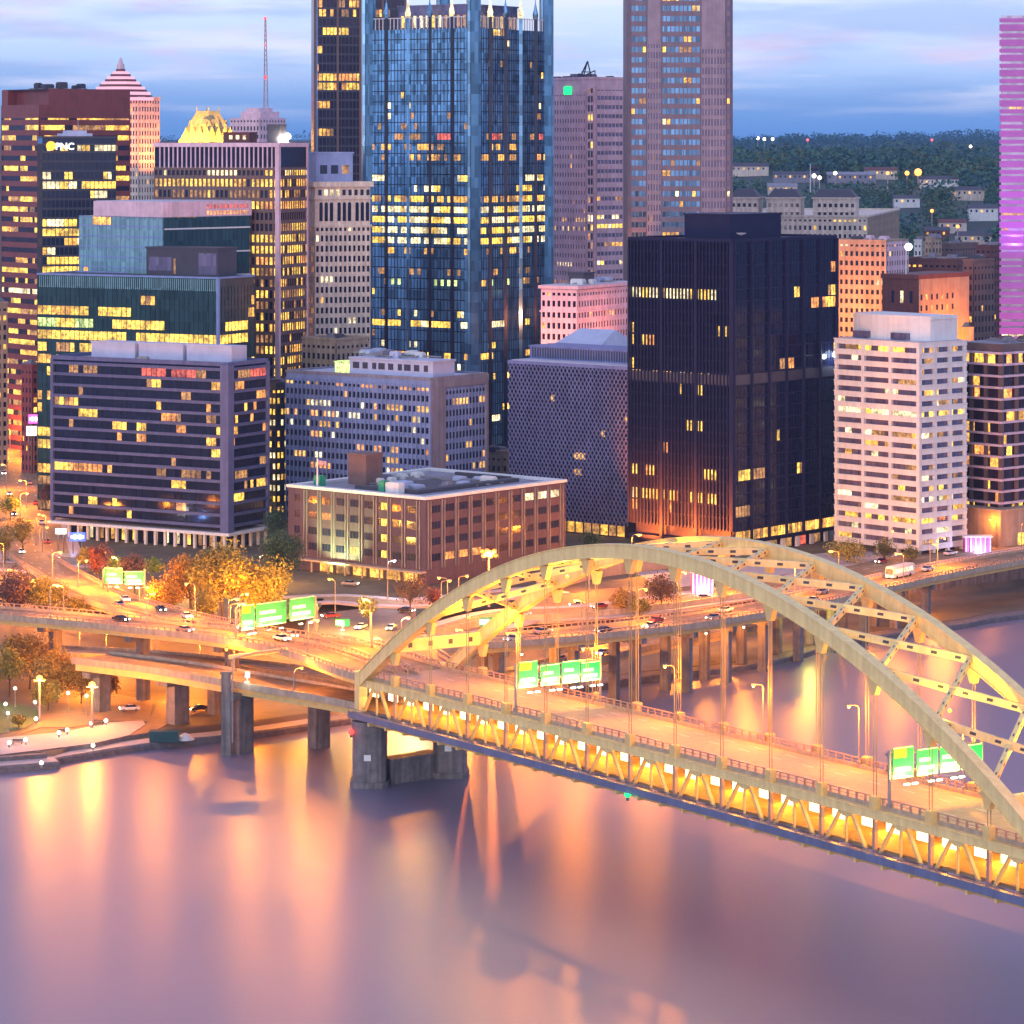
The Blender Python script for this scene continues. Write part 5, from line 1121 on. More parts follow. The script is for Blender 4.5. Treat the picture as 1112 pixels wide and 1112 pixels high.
slab('car_park', [gnd(x, y, 8.15) for x, y in ((335,668), (400,660), (452,664), (446,690), (410,700), (360,694), (330,684))], M['asphalt'], .03)
slab('plaza_lawn', [gnd(x, y, 8.15) for x, y in ((300,652), (352,650), (345,662), (310,668), (280,664))], M['grass'], .05)
slab('orange_lawn', [gnd(x, y, 8.15) for x, y in ((575,652), (650,640), (735,634), (745,645), (640,656), (580,662))], M['path'], .05)
slab('forecourt', [gnd(x, y, 8.12) for x, y in ((690,622), (900,600), (1060,590), (1065,604), (900,618), (720,640))], M['paving'], .02)
mb = MB(); mb.sweep([gnd(470,690,8.3), gnd(540,676,8.6), gnd(640,671,9), gnd(740,660,9), gnd(860,642,9), gnd(935,630,9)], [(0,-1), (0,1.5), (-.5,1.5), (-.5,-1)]); tag(mb.build('barrier_wall', M['para']), 'long pale barrier wall between the boulevard and the far bank highway', 'barrier wall')
mb = MB(); mb.sweep([gnd(585,640,8.2), gnd(660,625,8.2), gnd(740,615,8.2)], [(0,-1), (0,3.6), (-.8,3.6), (-.8,-1)]); tag(mb.build('garden_wall', M['tan']), 'orange lit garden wall behind the autumn trees at the far bank', 'garden wall')
# ------------------------------------------------------------------ lamps
SOD, WHT_, COOL = (1,.27,.012), (1,.80,.50), (.75,.88,1)
def lamp_t(kind, h, col, e, bm, br_=.45):
    t = bpy.data.objects.new('street_lamp', None); COL.objects.link(t)
    if kind == 'cobra':
        mb = MB(); mb.tube([(0,0,0), (0,0,h-.6)], .17, 6, r1=.11); mb.tube([(0,0,h-.65), (.25,0,h-.1), (1.0,0,h+.12), (1.9,0,h+.15)], .08, 6); mb.lathe([(.3,0), (.3,.5), (.2,.6)], 8); mb.build('pole', M['pole'], t, world=False)
        mb = MB(); mb.lathe([(.1,.1), (br_*.8,.0), (br_,-.12), (br_*.6,-.38), (.1,-.45)], 10, (2.2,0,h+.2)); mb.build('lamp_head', BU[bm], t, True, world=False)
        mb = MB(); mb.obox((1.75,-.22,h+.25), (.95,0,0), (0,.44,0), (0,0,.14)); mb.build('lamp_hood', M['pole'], t, world=False); add_light(t, col, e, (2.2,0,h-.5))
    elif kind == 'globe':
        mb = MB(); mb.tube([(0,0,0), (0,0,h-.3)], .10, 6); mb.lathe([(.22,0), (.2,.5), (.1,.6)], 8); mb.lathe([(.1,h-.35), (.24,h-.25), (.24,h-.2)], 8); mb.build('pole', M['pole'], t, world=False)
        mb = MB(); mb.lathe([(.1,-br_), (br_*.8,-br_*.6), (br_,0), (br_*.8,br_*.6), (.1,br_)], 10, (0,0,h+.1)); mb.build('globe', BU[bm], t, True, world=False); add_light(t, col, e, (0,0,h+.1), br_+.1)
    elif kind == 'highmast':
        mb = MB(); mb.tube([(0,0,0), (0,0,h)], .35, 8, r1=.22); mb.lathe([(1.9,h-.15), (2.0,h), (1.9,h+.15)], 16, mi=0); mb.build('pole', M['pole'], t, world=False)
        for k in range(10):
            a = k*math.pi/5; mb = MB(); mb.lathe([(.1,-.5), (.5,-.35), (.66,0), (.5,.35), (.1,.5)], 8, (1.75*math.cos(a),1.75*math.sin(a),h+(.55 if k % 2 else -.55))); mb.build('halo_head', BU['burst'], t, True, world=False)  # amber ring added to imitate the starburst glow around the lamp
        mb = MB(); mb.lathe([(.1,-1), (.8,-.7), (1.05,0), (.8,.7), (.1,1)], 10, (0,-.9,h)); mb.build('lamp_head', BU[bm], t, True, world=False); add_light(t, col, e, (0,-2.6,h), .8)
    elif kind == 'flood':
        mb = MB(); mb.tube([(0,0,0), (0,0,h)], .3, 6, r1=.2); mb.bar((-1.2,0,h), (1.2,0,h), .2, .25); mb.build('pole', M['pole'], t, world=False)
        mb = MB(); mb.lathe([(.1,-br_), (br_*.8,-br_*.6), (br_,0), (br_*.8,br_*.6), (.1,br_)], 10, (0,0,h+br_*.6)); mb.build('lamp_head', BU[bm], t, True, world=False); add_light(t, col, e, (0,-br_-.4,h), .8)
    return t
LT = {}
def lamp(px, py, zg, kind, h, label, bm='sodium', col=SOD, e=14000, rz=None, r_=.45, group='street lamps', p=None):
    if p is None: Y = F*(H-zg-h)/(py-YH); p = V(xat(px, Y), Y, zg); 
    key = (kind, h, bm, e, r_)
    if key not in LT: LT[key] = t = lamp_t(kind, h, col, e, bm, r_)
    else: t = copy_tree(LT[key])
    if kind == 'cobra' and p is not None and rz is None: rz = random.choice((0, 3.1, .7, 2.4))
    t.location = p; t.rotation_euler = (0,0,rz or 0); tag(t, label, 'street lamp', group)
    return t
# riverside park
lamp(43,739, 2.55, 'flood', 9, 'very bright yellow park lamp left of the twin among the orange trees', 'sodium', (1,.28,.02), 24000, r_=.75, group='park lamps')
lamp(100,746, 2.55, 'flood', 9, 'very bright yellow park lamp beside the orange ramp pier', 'sodium', (1,.28,.02), 24000, r_=.75, group='park lamps')
for x, y, l in ((16.5,748,'pale globe lamp on thin post at the back of the park lawn'), (8.6,775,'pale globe lamp on thin post at front of the park lawn'), (74,753,'small globe lamp between the two very bright park lamps'), (94,756,'small dim globe lamp under the right bright park lamp')): lamp(x, y, 2.55, 'globe', 4.2, l, 'white', WHT_, 1500, r_=.38, group='park globe lamps')
def bollard(px, py, l, z=2.62):
    lamp(px, py, z, 'globe', .9, l, 'white', WHT_, 220, r_=.42, group='bollard lights')
for x, y, l in ((10,807,'leftmost round bollard light of the promenade'), (28,804,'round bollard light right of the leftmost one'), (64,796,'left bollard light of the middle pair on the promenade'), (73,793,'right bollard light of the middle pair on the promenade'), (99,786,'left bollard light of the pair near the promenade tip'), (115,783,'right bollard light of the pair near the promenade tip'), (38,763,'bollard light at the bend of the brown park path'), (6,765,'bollard light on the lawn edge at far left'), (39,781,'bollard light on the kerb of the lawn corner')): bollard(x, y, l)
bollard(101,810,'bollard light on the lower river step', 1.6); bollard(45,829,'bollard light low on the river walk edge', 1.6)
def bench(px, py, l):
    p = gnd(px, py, 2.62); t = thing('bench', p, l, 'bench', 'promenade benches')
    for n_, z0, z1, y0, y1 in (('seat', .42, .52, -.3, .3), ('backrest', .62, 1.0, .3, .4)): mb = MB(); mb.box(p.x-1.1, p.x+1.1, p.y+y0, p.y+y1, p.z+z0, p.z+z1); mb.build(n_, M['dark'], t)
    for sx in (-.9, .9): mb = MB(); mb.box(p.x+sx-.06, p.x+sx+.06, p.y-.28, p.y+.38, p.z, p.z+.42); mb.build('leg', M['dark'], t)
bench(19,808,'dark bench between the two leftmost bollard lights'); bench(69,797,'dark bench between the middle pair of bollard lights'); bench(107,787,'dark bench near promenade tip')
# road lamps: (px, py, ground z, label, energy, head radius)
DIM = ('brick', 'banded block', 'canopy', 'white block', 'forecourt', 'podium')
RL = [(27,632,8.2,'tall lamp on a pale pole among dark trees at left',16000,.5), (19,619,8.2,'lamp above the dark trees at left edge',16000,.5), (69,637,9,'lamp beside the start of the street ramp',16000,.5), (117,618,8,'lamp left of the white overhead sign',12000,.45), (151,638,8,'small lamp under the white overhead sign',12000,.45), (177,632,8,'lamp inside the orange tree',18000,.5),
 (260.5,646,8.2,'right of the two orange lamps before the big amber tree',18000,.5), (250,656,8.2,'left of the two orange lamps before the big amber tree',18000,.5), (217.7,695,2.5,'lamp between upper and lower ramps',14000,.45), (115,688,2.5,'lamp on pole under the upper ramp',14000,.45), (86,683,2.5,'dim lamp hidden under the upper ramp edge',12000,.4),
 (364,630,8.2,'orange lamp under the brick block canopy',9000,.45), (415,694,8.2,'orange red lamp at the corner of the car park',15000,.5), (479,631,8.2,'left lamp of the row by the brick block corner',9000,.5), (486,628,8.2,'second lamp of the row by the brick block corner',9000,.45), (498,626,8.2,'third lamp of the row by the brick block corner',9000,.45), (504,685,9,'small lamp behind the arch foot',14000,.4), (568,650,8.2,'lamp by the orange lawn inside the arch',16000,.45),
 (686,581,8.2,'bright lamp at the foot of the black tower',24000,.8), (911,599,8.2,'big orange lamp before the white block',26000,.8), (961,577,8.2,'lamp on the white block forecourt',9000,.4), (1082,565,8.2,'lamp by the tan podium wall',12000,.45), (1109,568,8.2,'yellow lamp at right edge by the podium',14000,.5), (640,607,8.2,'lamp behind the arch crown, left',16000,.45), (735,622,8.2,'lamp by the autumn trees behind the arch crown',18000,.4), (800,612,8.2,'lamp in front of the black tower lobby',16000,.4), (1010,592,8.2,'lamp at the corner of the white block',16000,.4),
 (7,505,8.2,'lamp on the left kerb of the bright street',16000,.6), (29,522,8.2,'large lamp in the middle of the bright street',18000,.7), (22,536,8.2,'white lamp at the bend of the bright street',14000,.5), (22,474,8.2,'distant lamp near the magenta shop sign',20000,.6), (11,466,8.2,'farther distant lamp on the bright street',20000,.6), (39,560,8.2,'left orange lamp near the banded block corner',12000,.5), (50,559,8.2,'right orange lamp near the banded block corner',12000,.5), (46,567,8.2,'lamp under the two orange lamps by the banded block',9000,.45), (43,573,8.2,'lowest lamp of the cluster by the banded block',9000,.45), (57,600,8.2,'lamp on street corner before the maroon tree',14000,.55), (85,609,8.2,'lamp at the foot of the maroon tree',13000,.5), (4,590,8.2,'lamp at the left edge above the crossing',14000,.5)]
for x, y, z, l, e, r_ in RL: lamp(x, y, z, 'cobra', 9, l, e=e*(.35 if any(k in l for k in DIM) else 2.2), r_=r_)
lamp(531,601, 8.2, 'highmast', 14, 'dazzling floodlight on a mast before the brick block', 'sodium', (1,.20,.02), 110000, r_=1.5, group='floodlights')
for x, y, l in ((345,656,'yellowish lamp on the plaza lawn edge'), (402,652,'yellowish lamp on plaza street before the brick block'), (436,672,'yellowish lamp beside the bare tree in the car park')): lamp(x, y, 8.2, 'cobra', 8, l, e=26000, col=(1,.55,.08), r_=.4)
for x, y, l in ((205,612,'lamp on the lawn behind the amber trees'), (128,606,'lamp by the plum tree before the banded block'), (282,604,'lamp at the right corner of the banded block')): lamp(x, y, 8.2, 'cobra', 8, l, e=18000, col=(1,.50,.07), r_=.4)
lamp(421,610, 8.2, 'cobra', 10, 'cool white lamp on a tall pole before the brick block', 'cool', COOL, 6000, r_=.5); lamp(462,687, 9, 'cobra', 7, 'cool white lamp just left of the arch foot', 'white', WHT_, 7000, r_=.6)
lamp(0,0, 0, 'flood', 1.2, 'white floodlight on the grid tower roof beside the dark box', 'white', (1,.85,.6), 9000, r_=.9, group='roof floodlights', p=GRD.P(-.2+1, 4, GRD.z1+.9)); lamp(0,0, 0, 'flood', 1.2, 'larger white floodlight at the right end of the grid tower roof', 'white', (1,.85,.6), 9000, r_=1.2, group='roof floodlights', p=GRD.P(.8, 9, GRD.z1+.9))
lamp(0,0, 0, 'flood', 1.4, 'bright cool light on the corner face of the black tower', 'cool', COOL, 2500, r_=1.2, group='roof floodlights', p=BLK.P(-1.4, BLK.b-1.8, 63)); 
# lamps along both upper parapets of the bridge, hung low on slim poles
for i, s in enumerate((22, 49, 76, 103, 130, 157, 184, 211)):
    lamp(0, 0, 0, 'cobra', 10, f'{ORD[i]} slim lamp from the far end along the bridge deck', e=24000, r_=.32, rz=math.atan2(-BN.y, -BN.x), group='lamps along the bridge', p=Bp(s+6, BW-1.0, 22.25))
for i, (d, off, l) in enumerate(((28, -5.2, 'slim lamp on lower ramp close to the bridge end'), (60, 5.2, 'slim lamp at far side of the lower ramp above the piers'))):
    p, dr = on(lo1, d, off); lamp(0, 0, 0, 'cobra', 5, l, e=6000, r_=.34, rz=math.atan2(dr.x if off > 0 else -dr.x, -dr.y if off > 0 else dr.y), group='lamps along the lower ramp', p=p)
for i, (lb, d, off) in enumerate(((up1, 30, 5.2), (up1, 62, 5.2), (up1, 94, 5.2), (up1, 128, 5.2), (up2, 40, -5.2), (up2, 80, 5.2), (up2, 128, -5.2), (up3, 50, 5.6), (up3, 84, -5.6), (up3, 120, 5.6), (up3, 156, -5.6), (up3, 196, 5.6), (up3, 236, -5.6), (up3, 276, 5.6))):
    p, dr = on(lb, d, -off); nm = {up1: 'pale upper ramp', up2: 'street ramp', up3: 'far bank highway'}[lb]
    lamp(0, 0, 0, 'cobra', 8, f'{ORD[[0,1,2,3,0,1,2,0,1,2,3,4,5,6][i]]} slim lamp along the {nm} counted from the bridge', e=30000, r_=.34, rz=math.atan2(-dr.x*math.copysign(1, off), dr.y*math.copysign(1, off))*0+math.atan2((dr.x if off > 0 else -dr.x)*-1, (dr.y if off > 0 else -dr.y)), group=f'lamps along the {nm}', p=p)
# ground level lights under the highway and ramps
for i, (x, y, z, c, e) in enumerate(((-78,735,8,SOD,11000), (-60,722,9,SOD,6000), (-48,704,9.5,SOD,2500), (-100,742,9,SOD,14000), (2,728,14,SOD,6000), (22,760,13,SOD,9000), (-22,700,14,SOD,8000))):
    p = V(x, y, z); t = thing('wall_lamp', p, ['lamp under the pale upper ramp beside parked cars', 'lamp under upper ramp behind the water edge pier', 'lamp under the crossing of the two lower ramps', 'lamp under the upper ramp behind the bright park lamps', 'lamp under the highway loop', 'lamp above the lower ramp dropping right', 'lamp under the bridge end behind the river pier'][i], 'lamp', 'lamps under the ramps')
    mb = MB(); mb.lathe([(.1,-.3), (.3,0), (.1,.2)], 8, p); mb.build('lamp_head', BU['sodium'], t, True); mb = MB(); mb.box(p.x-.35, p.x+.35, p.y-.2, p.y+.2, p.z+.2, p.z+.4); mb.build('bracket', M['dark'], t); add_light(t, c, e, (0,0,-.6))
for i, d in enumerate((70, 140, 158, 192, 226, 262)):
    p, dr = on(up3, d, 1, -3.4); t = thing('wall_lamp', p, f'{ORD[i]} greenish lamp from the left under the far bank highway', 'lamp', 'lamps under the far bank highway'); mb = MB(); mb.lathe([(.1,-.3), (.35,0), (.1,.2)], 8, p); mb.build('lamp_head', BU['white'], t, True); mb = MB(); mb.box(p.x-.35, p.x+.35, p.y-.2, p.y+.2, p.z+.2, p.z+.4); mb.build('bracket', M['dark'], t); add_light(t, ((1,.30,.02), (.95,.80,.14))[i == 3], 5000 if i else 3000, (0,0,-.7))
# floodlights of the lit buildings
def flood(root, p, col, e, tgt, size=70):
    o = add_light(root, col, e, Vector(p)-Vector(root.location), .5, 'SPOT', size); o.rotation_euler = (Vector(tgt)-Vector(p)).to_track_quat('-Z', 'Y').to_euler()
for f in ((.2,-9), (.8,-9)): flood(CHT.root, CHT.P(f[0]*CHT.a, -9, CHT.z1-3), (1,.55,.05), 85000, CHT.P(f[0]*CHT.a, 8, CHT.z1+9), 110)
flood(CHT.root, CHT.P(-9, CHT.b*.5, CHT.z1-3), (1,.55,.05), 85000, CHT.P(8, CHT.b*.5, CHT.z1+8), 110)
flood(PYR.root, PYR.P(PYR.a*.4, -20, 118), (1,.22,.04), 120000, PYR.P(PYR.a*.4, 0, PYR.z1-16), 120); flood(PYR.root, PYR.P(-20, PYR.b*.5, 118), (1,.22,.04), 120000, PYR.P(0, PYR.b*.5, PYR.z1-16), 120)
flood(BHL.root, BHL.P(-14, BHL.b*.5, 58), (1,.24,.015), 110000, BHL.P(0, BHL.b*.5, BHL.z1-16), 120)
flood(ORL.root, ORL.P(ORL.a*.5, -24, 66), (1,.28,.06), 110000, ORL.P(ORL.a*.5, 0, ORL.z1-14), 130)
flood(PNK.root, PNK.P(12, -20, 58), (1,.28,.12), 38000, PNK.P(12, 0, PNK.z1-8), 140); flood(PNK.root, PNK.P(-16, 10, 58), (1,.26,.10), 26000, PNK.P(0, 12, PNK.z1-8), 140)
flood(GRA.root, GRA.P(-7, 2, 78), (1,.30,.04), 40000, GRA.P(0, 1, 110), 60)
flood(PUR.root, PUR.P(-24, 4, 98), (.6,.12,1), 18000, PUR.P(0, 5, 120), 110); flood(PUR.root, PUR.P(-20, 4, 60), (1,.18,.30), 18000, PUR.P(0, 5, 75), 100)
flood(BRK.root, BRK.P(BRK.a*.6, -9, 9.5), (.75,1,.35), 50000, BRK.P(BRK.a*.6, 0, 20), 100)
for f_ in (.2, .5, .8): flood(BLK.root, BLK.P(BLK.a*f_, -12, 9.5), (1,.17,.012), 330000, BLK.P(BLK.a*f_, 0, 19), 75)
# ------------------------------------------------------------------ signs
def gantry(pa, pb, zb, z0, z1, panels, label, nrm):
    pa, pb = Vector(pa), Vector(pb); t = thing('overhead_sign', pa, label, 'overhead sign', 'overhead sign gantries'); d = (pb-pa); d.z = 0; L_ = d.length; d.normalize(); nrm = Vector(nrm).normalized()
    for p in (pa, pb): mb = MB(); mb.tube([p, V(p.x, p.y, z1-.4)], .28, 8); mb.lathe([(.5,0), (.5,.4), (.3,.6)], 8, p); mb.build('post', M['pole'], t)
    mb = MB()
    for zz, o in ((z0+1.2, 0), (z1-1.2, 0), (z0+1.2, -1.0), (z1-1.2, -1.0)): mb.bar(V(pa.x, pa.y, zz)+nrm*o, V(pb.x, pb.y, zz)+nrm*o, .2, .2)
    n = max(4, int(L_/2))
    for i in range(n): a = V(pa.x, pa.y, 0)+d*(L_*i/n); c = V(pa.x, pa.y, 0)+d*(L_*(i+1)/n); mb.bar(a+V(0,0,z0+1.2), c+V(0,0,z1-1.2), .1, .1); mb.bar(a+V(0,0,z1-1.2)-nrm, c+V(0,0,z0+1.2)-nrm, .1, .1)
    mb.build('truss', M['pole'], t)
    for f0, f1, h0, h1, style in panels:
        o = V(pa.x, pa.y, 0)+d*(L_*f0)+nrm*.3; w = L_*(f1-f0); b0 = z0+(z1-z0)*h0; hh = (z1-z0)*(h1-h0)
        mb = MB(); mb.obox(o+V(0,0,b0), d*w, nrm*.12, V(0,0,hh), 0); e = .16
        mb.obox(o+d*.1+nrm*.12+V(0,0,b0+.1), d*(w-.2), nrm*.012, V(0,0,.12), 1); mb.obox(o+d*.1+nrm*.12+V(0,0,b0+hh-.22), d*(w-.2), nrm*.012, V(0,0,.12), 1)
        if style == 'y': mb.obox(o+d*w*.06+nrm*.12+V(0,0,b0+hh*.66), d*w*.6, nrm*.016, V(0,0,hh*.28), 2)
        for k in range(2 if style != 'y' else 1): mb.obox(o+d*w*(.12)+nrm*.12+V(0,0,b0+hh*(.22+.30*k)), d*w*(.72-.2*k), nrm*.016, V(0,0,hh*.13), 1)
        mb.build('sign_panel', [M['signg'], M['signw'], M['signy']], t)
        for q in ((.3, .7) if w > 3 else (.5,)):
            c = o+d*w*q+nrm*1.9+V(0,0,b0-.7); mb = MB(); mb.bar(o+d*w*q+V(0,0,b0-.5), c, .1, .1); mb.build('lamp_arm', M['pole'], t)
            mb = MB(); mb.obox(c-d*.5, d*1.0, nrm*.35, V(0,0,.25)); mb.build('sign_lamp', BU['white'], t); sl_ = add_light(t, (1,1,.22), 3000, c+V(0,0,.4)-pa, .2, 'SPOT', 125); sl_.rotation_euler = (-nrm*1.7+V(0,0,2.2)).to_track_quat('-Z', 'Y').to_euler()
    return t
gantry(Bp(57,.8,22.3), Bp(57,19.9,22.3), 22, 27.6, 32.6, [(.02,.24,.0,1,'y'), (.28,.50,.0,.8,'g'), (.53,.74,.0,.85,'g'), (.76,.98,.0,.74,'g')], 'row of dazzling green road signs on the far part of the bridge', BD)
gantry(Bp(167,.8,22.3), Bp(167,19.9,22.3), 22, 29.0, 34.0, [(.02,.24,.0,1,'y'), (.28,.50,.0,.86,'g'), (.53,.74,.0,.85,'g'), (.76,.99,.0,.80,'g')], 'row of dazzling green road signs at right on the bridge before the rib', BD)
gantry(V(-60.8,706,20), V(-44.4,723,14), 20, 22.4, 28.0, [(.06,.22,.0,1,'y'), (.24,.62,.05,.98,'g'), (.66,.98,.1,1,'g')], 'overexposed road signs over the ramp before the amber tree', V(.5,-.86,0))
gantry(gnd(112,648,8.1), gnd(157,648,8.1), 8, 11.4, 16.0, [(.03,.47,.05,1,'g'), (.52,.97,.0,.8,'g')], 'pair of burnt out white overhead signs near maroon trees', V(.1,-1,0))
def post_sign(p, w, h, zt, m, label, m2=None):
    p = Vector(p); t = thing('road_sign', p, label, 'road sign'); mb = MB(); mb.tube([p, V(p.x, p.y, p.z+zt)], .08, 6); mb.build('post', M['pole'], t)
    mb = MB(); mb.box(p.x-w/2, p.x+w/2, p.y-.16, p.y-.09, p.z+zt-h, p.z+zt, 0); mb.box(p.x-w/2+.12, p.x+w*.1, p.y-.175, p.y-.16, p.z+zt-h*.8, p.z+zt-h*.2, 1); mb.build('sign_panel', [M[m], M[m2 or 'signw']], t)
    mb = MB(); mb.box(p.x-.4, p.x+.4, p.y-1.3, p.y-1.0, p.z+zt-h-.9, p.z+zt-h-.7); mb.build('sign_lamp', BU['white'], t); add_light(t, (1,1,.8), 350, (0,-1.2,zt-h-.4))
post_sign(gnd(372,686,8.2), 3.6, 1.8, 3.2, 'signg', 'small white and green road sign at the car park corner')
p_, _ = on(up3, 66, -6.4); post_sign(p_+V(0,0,.6), 3.8, 2.0, 3.6, 'signg', 'green and white road sign on the far bank highway')
p_, _ = on(lo1, 42, -5.8); post_sign(p_+V(0,0,.5), 1.0, 1.2, 2.6, 'signw', 'small white road sign on the lower ramp parapet')
t = thing('warning_sign', gnd(177,668,9), 'yellow diamond warning sign before the orange tree', 'road sign'); p = t.location; mb = MB(); mb.tube([p, p+V(0,0,4.5)], .09, 6); mb.build('post', M['pole'], t); mb = MB(); mb.add([(p.x-1.2,p.y-.12,p.z+4.2), (p.x,p.y-.12,p.z+3.0), (p.x+1.2,p.y-.12,p.z+4.2), (p.x,p.y-.12,p.z+5.4), (p.x-1.2,p.y-.05,p.z+4.2), (p.x,p.y-.05,p.z+3.0), (p.x+1.2,p.y-.05,p.z+4.2), (p.x,p.y-.05,p.z+5.4)], [(0,1,2,3), (7,6,5,4), (0,4,5,1), (1,5,6,2), (2,6,7,3), (3,7,4,0)]); mb.build('sign_panel', M['signy'], t)
def glow_sign(name, c, w, h, base, blob, label, cl):
    t = thing(name, V(c.x, c.y, 8), label, 'lit sign'); mb = MB(); mb.box(c.x-w/2, c.x+w/2, c.y, c.y+.4, c.z-h/2, c.z+h/2); mb.build('sign_panel', BU[base], t)
    mb = MB()
    for k in range(5): ww = w*.15; x = c.x-w*.4+k*w*.165; hh = h*(.5 if k % 2 else .34); mb.box(x, x+ww, c.y-.1, c.y-.005, c.z-hh/2, c.z+hh/2)
    mb.build('lettering', BU[blob], t)
    mb = MB(); mb.box(c.x-w*.3, c.x-w*.3+.25, c.y+.05, c.y+.3, 8, c.z-h/2); mb.box(c.x+w*.3-.25, c.x+w*.3, c.y+.05, c.y+.3, 8, c.z-h/2); mb.build('post', M['dark'], t); add_light(t, cl, 1500, (0,-2,c.z-8))
glow_sign('lit_sign', at(84,583,948), 4.8, 2.6, 'bluesign', 'whitesign', 'glowing blue and white sign by the banded block corner', (.2,.4,1))
glow_sign('lit_sign', at(66,577,952), 3.2, 1.6, 'whitesign', 'whitesign', 'small white lit sign left of the blue one', (1,.9,.9))
glow_sign('lit_sign', at(37,455,1160), 4.2, 3.2, 'magenta', 'whitesign', 'magenta lit shop sign above the bright street', (1,.2,.9)); glow_sign('lit_sign', at(34,468,1158), 3.6, 3.4, 'whitesign', 'magenta', 'white lit shopfront sign under the magenta one', (1,.8,.9))
def pavilion(c, w, h, label):
    t = thing('lit_pavilion', c, label, 'pavilion'); mb = MB(); mb.box(c.x-w/2, c.x+w/2, c.y, c.y+3, c.z, c.z+h); mb.build('wall', M['purple'], t); mb = MB(); mb.box(c.x-w/2-.4, c.x+w/2+.4, c.y-.6, c.y+3.4, c.z+h, c.z+h+.4); mb.build('roof', M['white'], t)
    for k in range(6): mb = MB(); x = c.x-w/2+.3+k*(w-.8)/5; mb.box(x, x+.3, c.y-.35, c.y-.01, c.z, c.z+h); mb.build('fin', M['white'], t)
    add_light(t, (.75,.6,1), 2500, (0,-2.5,1.2))
pavilion(gnd(763,646,8.6), 6, 6, 'small lilac lit pavilion with white fins behind the arch'); pavilion(gnd(1062,602,8.2), 8, 5, 'lilac lit shelter with white fins by the tan podium')
for x, y, l in ((1094,603,'left teal traffic light at right edge'), (1105,604,'right teal traffic light at right edge')):
    p = at(x, y, 935); t = thing('traffic_light', V(p.x, p.y, 8), l, 'traffic light'); mb = MB(); mb.tube([V(p.x, p.y, 8), p], .12, 6); mb.build('post', M['dark'], t); mb = MB(); mb.box(p.x-.4, p.x+.4, p.y, p.y+.5, p.z-.9, p.z+.9); mb.build('housing', M['dark'], t); mb = MB(); mb.lathe([(.1,-.6), (.6,0), (.1,.6)], 10, p+V(0,-.3,0)); mb.build('lens', BU['teal'], t, True)
# ------------------------------------------------------------------ covered container on the quay
p = gnd(178,806,1.55); t = thing('covered_container', p, 'long container under dark teal tarpaulin on the quay', 'container')
mb = MB(); mb.box(p.x-3.1, p.x+3.1, p.y-.2, p.y+2.4, p.z, p.z+2.1); mb.build('body', M['tealpaint'], t)
mb = MB()
for k in range(9): mb.box(p.x-3.1+k*.75, p.x-3.0+k*.75, p.y-.26, p.y-.2, p.z+.1, p.z+2.0)
mb.build('rib', M['gl_teal'] if False else M['tealpaint'], t); mb = MB(); mb.box(p.x-3.2, p.x+3.2, p.y-.3, p.y+2.5, p.z+2.1, p.z+2.3); mb.build('lid', M['tealpaint'], t)
p = gnd(201,803,1.55); mb = MB(); rr = random.Random(4); pr = []
for k in range(9): pr.append((2.1*(1-k/8)**.7+.05, 1.5*k/8*(.8+.2*rr.random())))
mb.lathe(pr, 10, p); o = mb.build('tarpaulin_heap', M['white'], smooth=True); tag(o, 'low white heap under a sheet beside the teal container', 'heap')
# ------------------------------------------------------------------ vehicles
PAINT = [mat('car_paint_white', (.7,.7,.72), rough=.3, var=.03), mat('car_paint_silver', (.35,.36,.4), rough=.3, metal=.5, var=.03), mat('car_paint_red', (.25,.02,.02), rough=.3, var=.03), mat('car_paint_black', (.03,.03,.04), rough=.25, var=.03)]
def car_t(pm):
    t = bpy.data.objects.new('car', None); COL.objects.link(t)
    def sec(y, pts): return [(x, y, z) for x, z in pts]
    side = [(-2.25,.42), (-2.28,.72), (-2.1,.92), (-1.1,1.0), (1.35,1.02), (2.1,.96), (2.25,.75), (2.22,.42)]
    mb = MB(); n = len(side); vs = [(x, -.86, z) for x, z in side]+[(x, .86, z) for x, z in side]; mb.add(vs, [tuple(range(n)), tuple(range(n, 2*n))[::-1]]+[(i, n+i, n+(i+1) % n, (i+1) % n) for i in range(n)]); mb.build('body', pm, t, world=False)
    cab = [(-1.15,1.0), (-.45,1.42), (.75,1.45), (1.5,1.02)]; mb = MB(); vs = [(x, s*(.80 if z < 1.1 else .64), z) for s in (-1, 1) for x, z in cab]; mb.add(vs, [(0,1,2,3), (7,6,5,4), (0,4,5,1), (2,6,7,3), (0,3,7,4)]); mb.add([vs[1], vs[5], vs[6], vs[2]], [(0,1,2,3)], 1); mb.build('cabin', [M['gl_black'], pm], t, world=False)
    for x in (-1.4, 1.4):
        for y in (-.78, .78):
            mb = MB(); mb.tf = Matrix.Translation((x, y, .33)) @ Matrix.Rotation(R(90), 4, 'X'); mb.lathe([(.33,-.11), (.33,.11)], 12); wh = mb.build('wheel', M['tyre'], t, world=False); mb = MB(); mb.tf = Matrix.Translation((x, y, .33)) @ Matrix.Rotation(R(90), 4, 'X'); mb.lathe([(.19,-.13), (.19,.13)], 8); mb.build('rim', M['pole'], wh, world=False)
    for y in (-.62, .62):
        mb = MB(); mb.obox((-2.34,y-.2,.58), (.1,0,0), (0,.4,0), (0,0,.26)); mb.build('headlight', BU['head'], t, world=False)
        mb = MB(); mb.obox((2.2,y-.2,.66), (.1,0,0), (0,.4,0), (0,0,.2)); mb.build('taillight', BU['tail'], t, world=False)
    return t
CT = [None]*4
CN = ['white','silver','dark red','black']
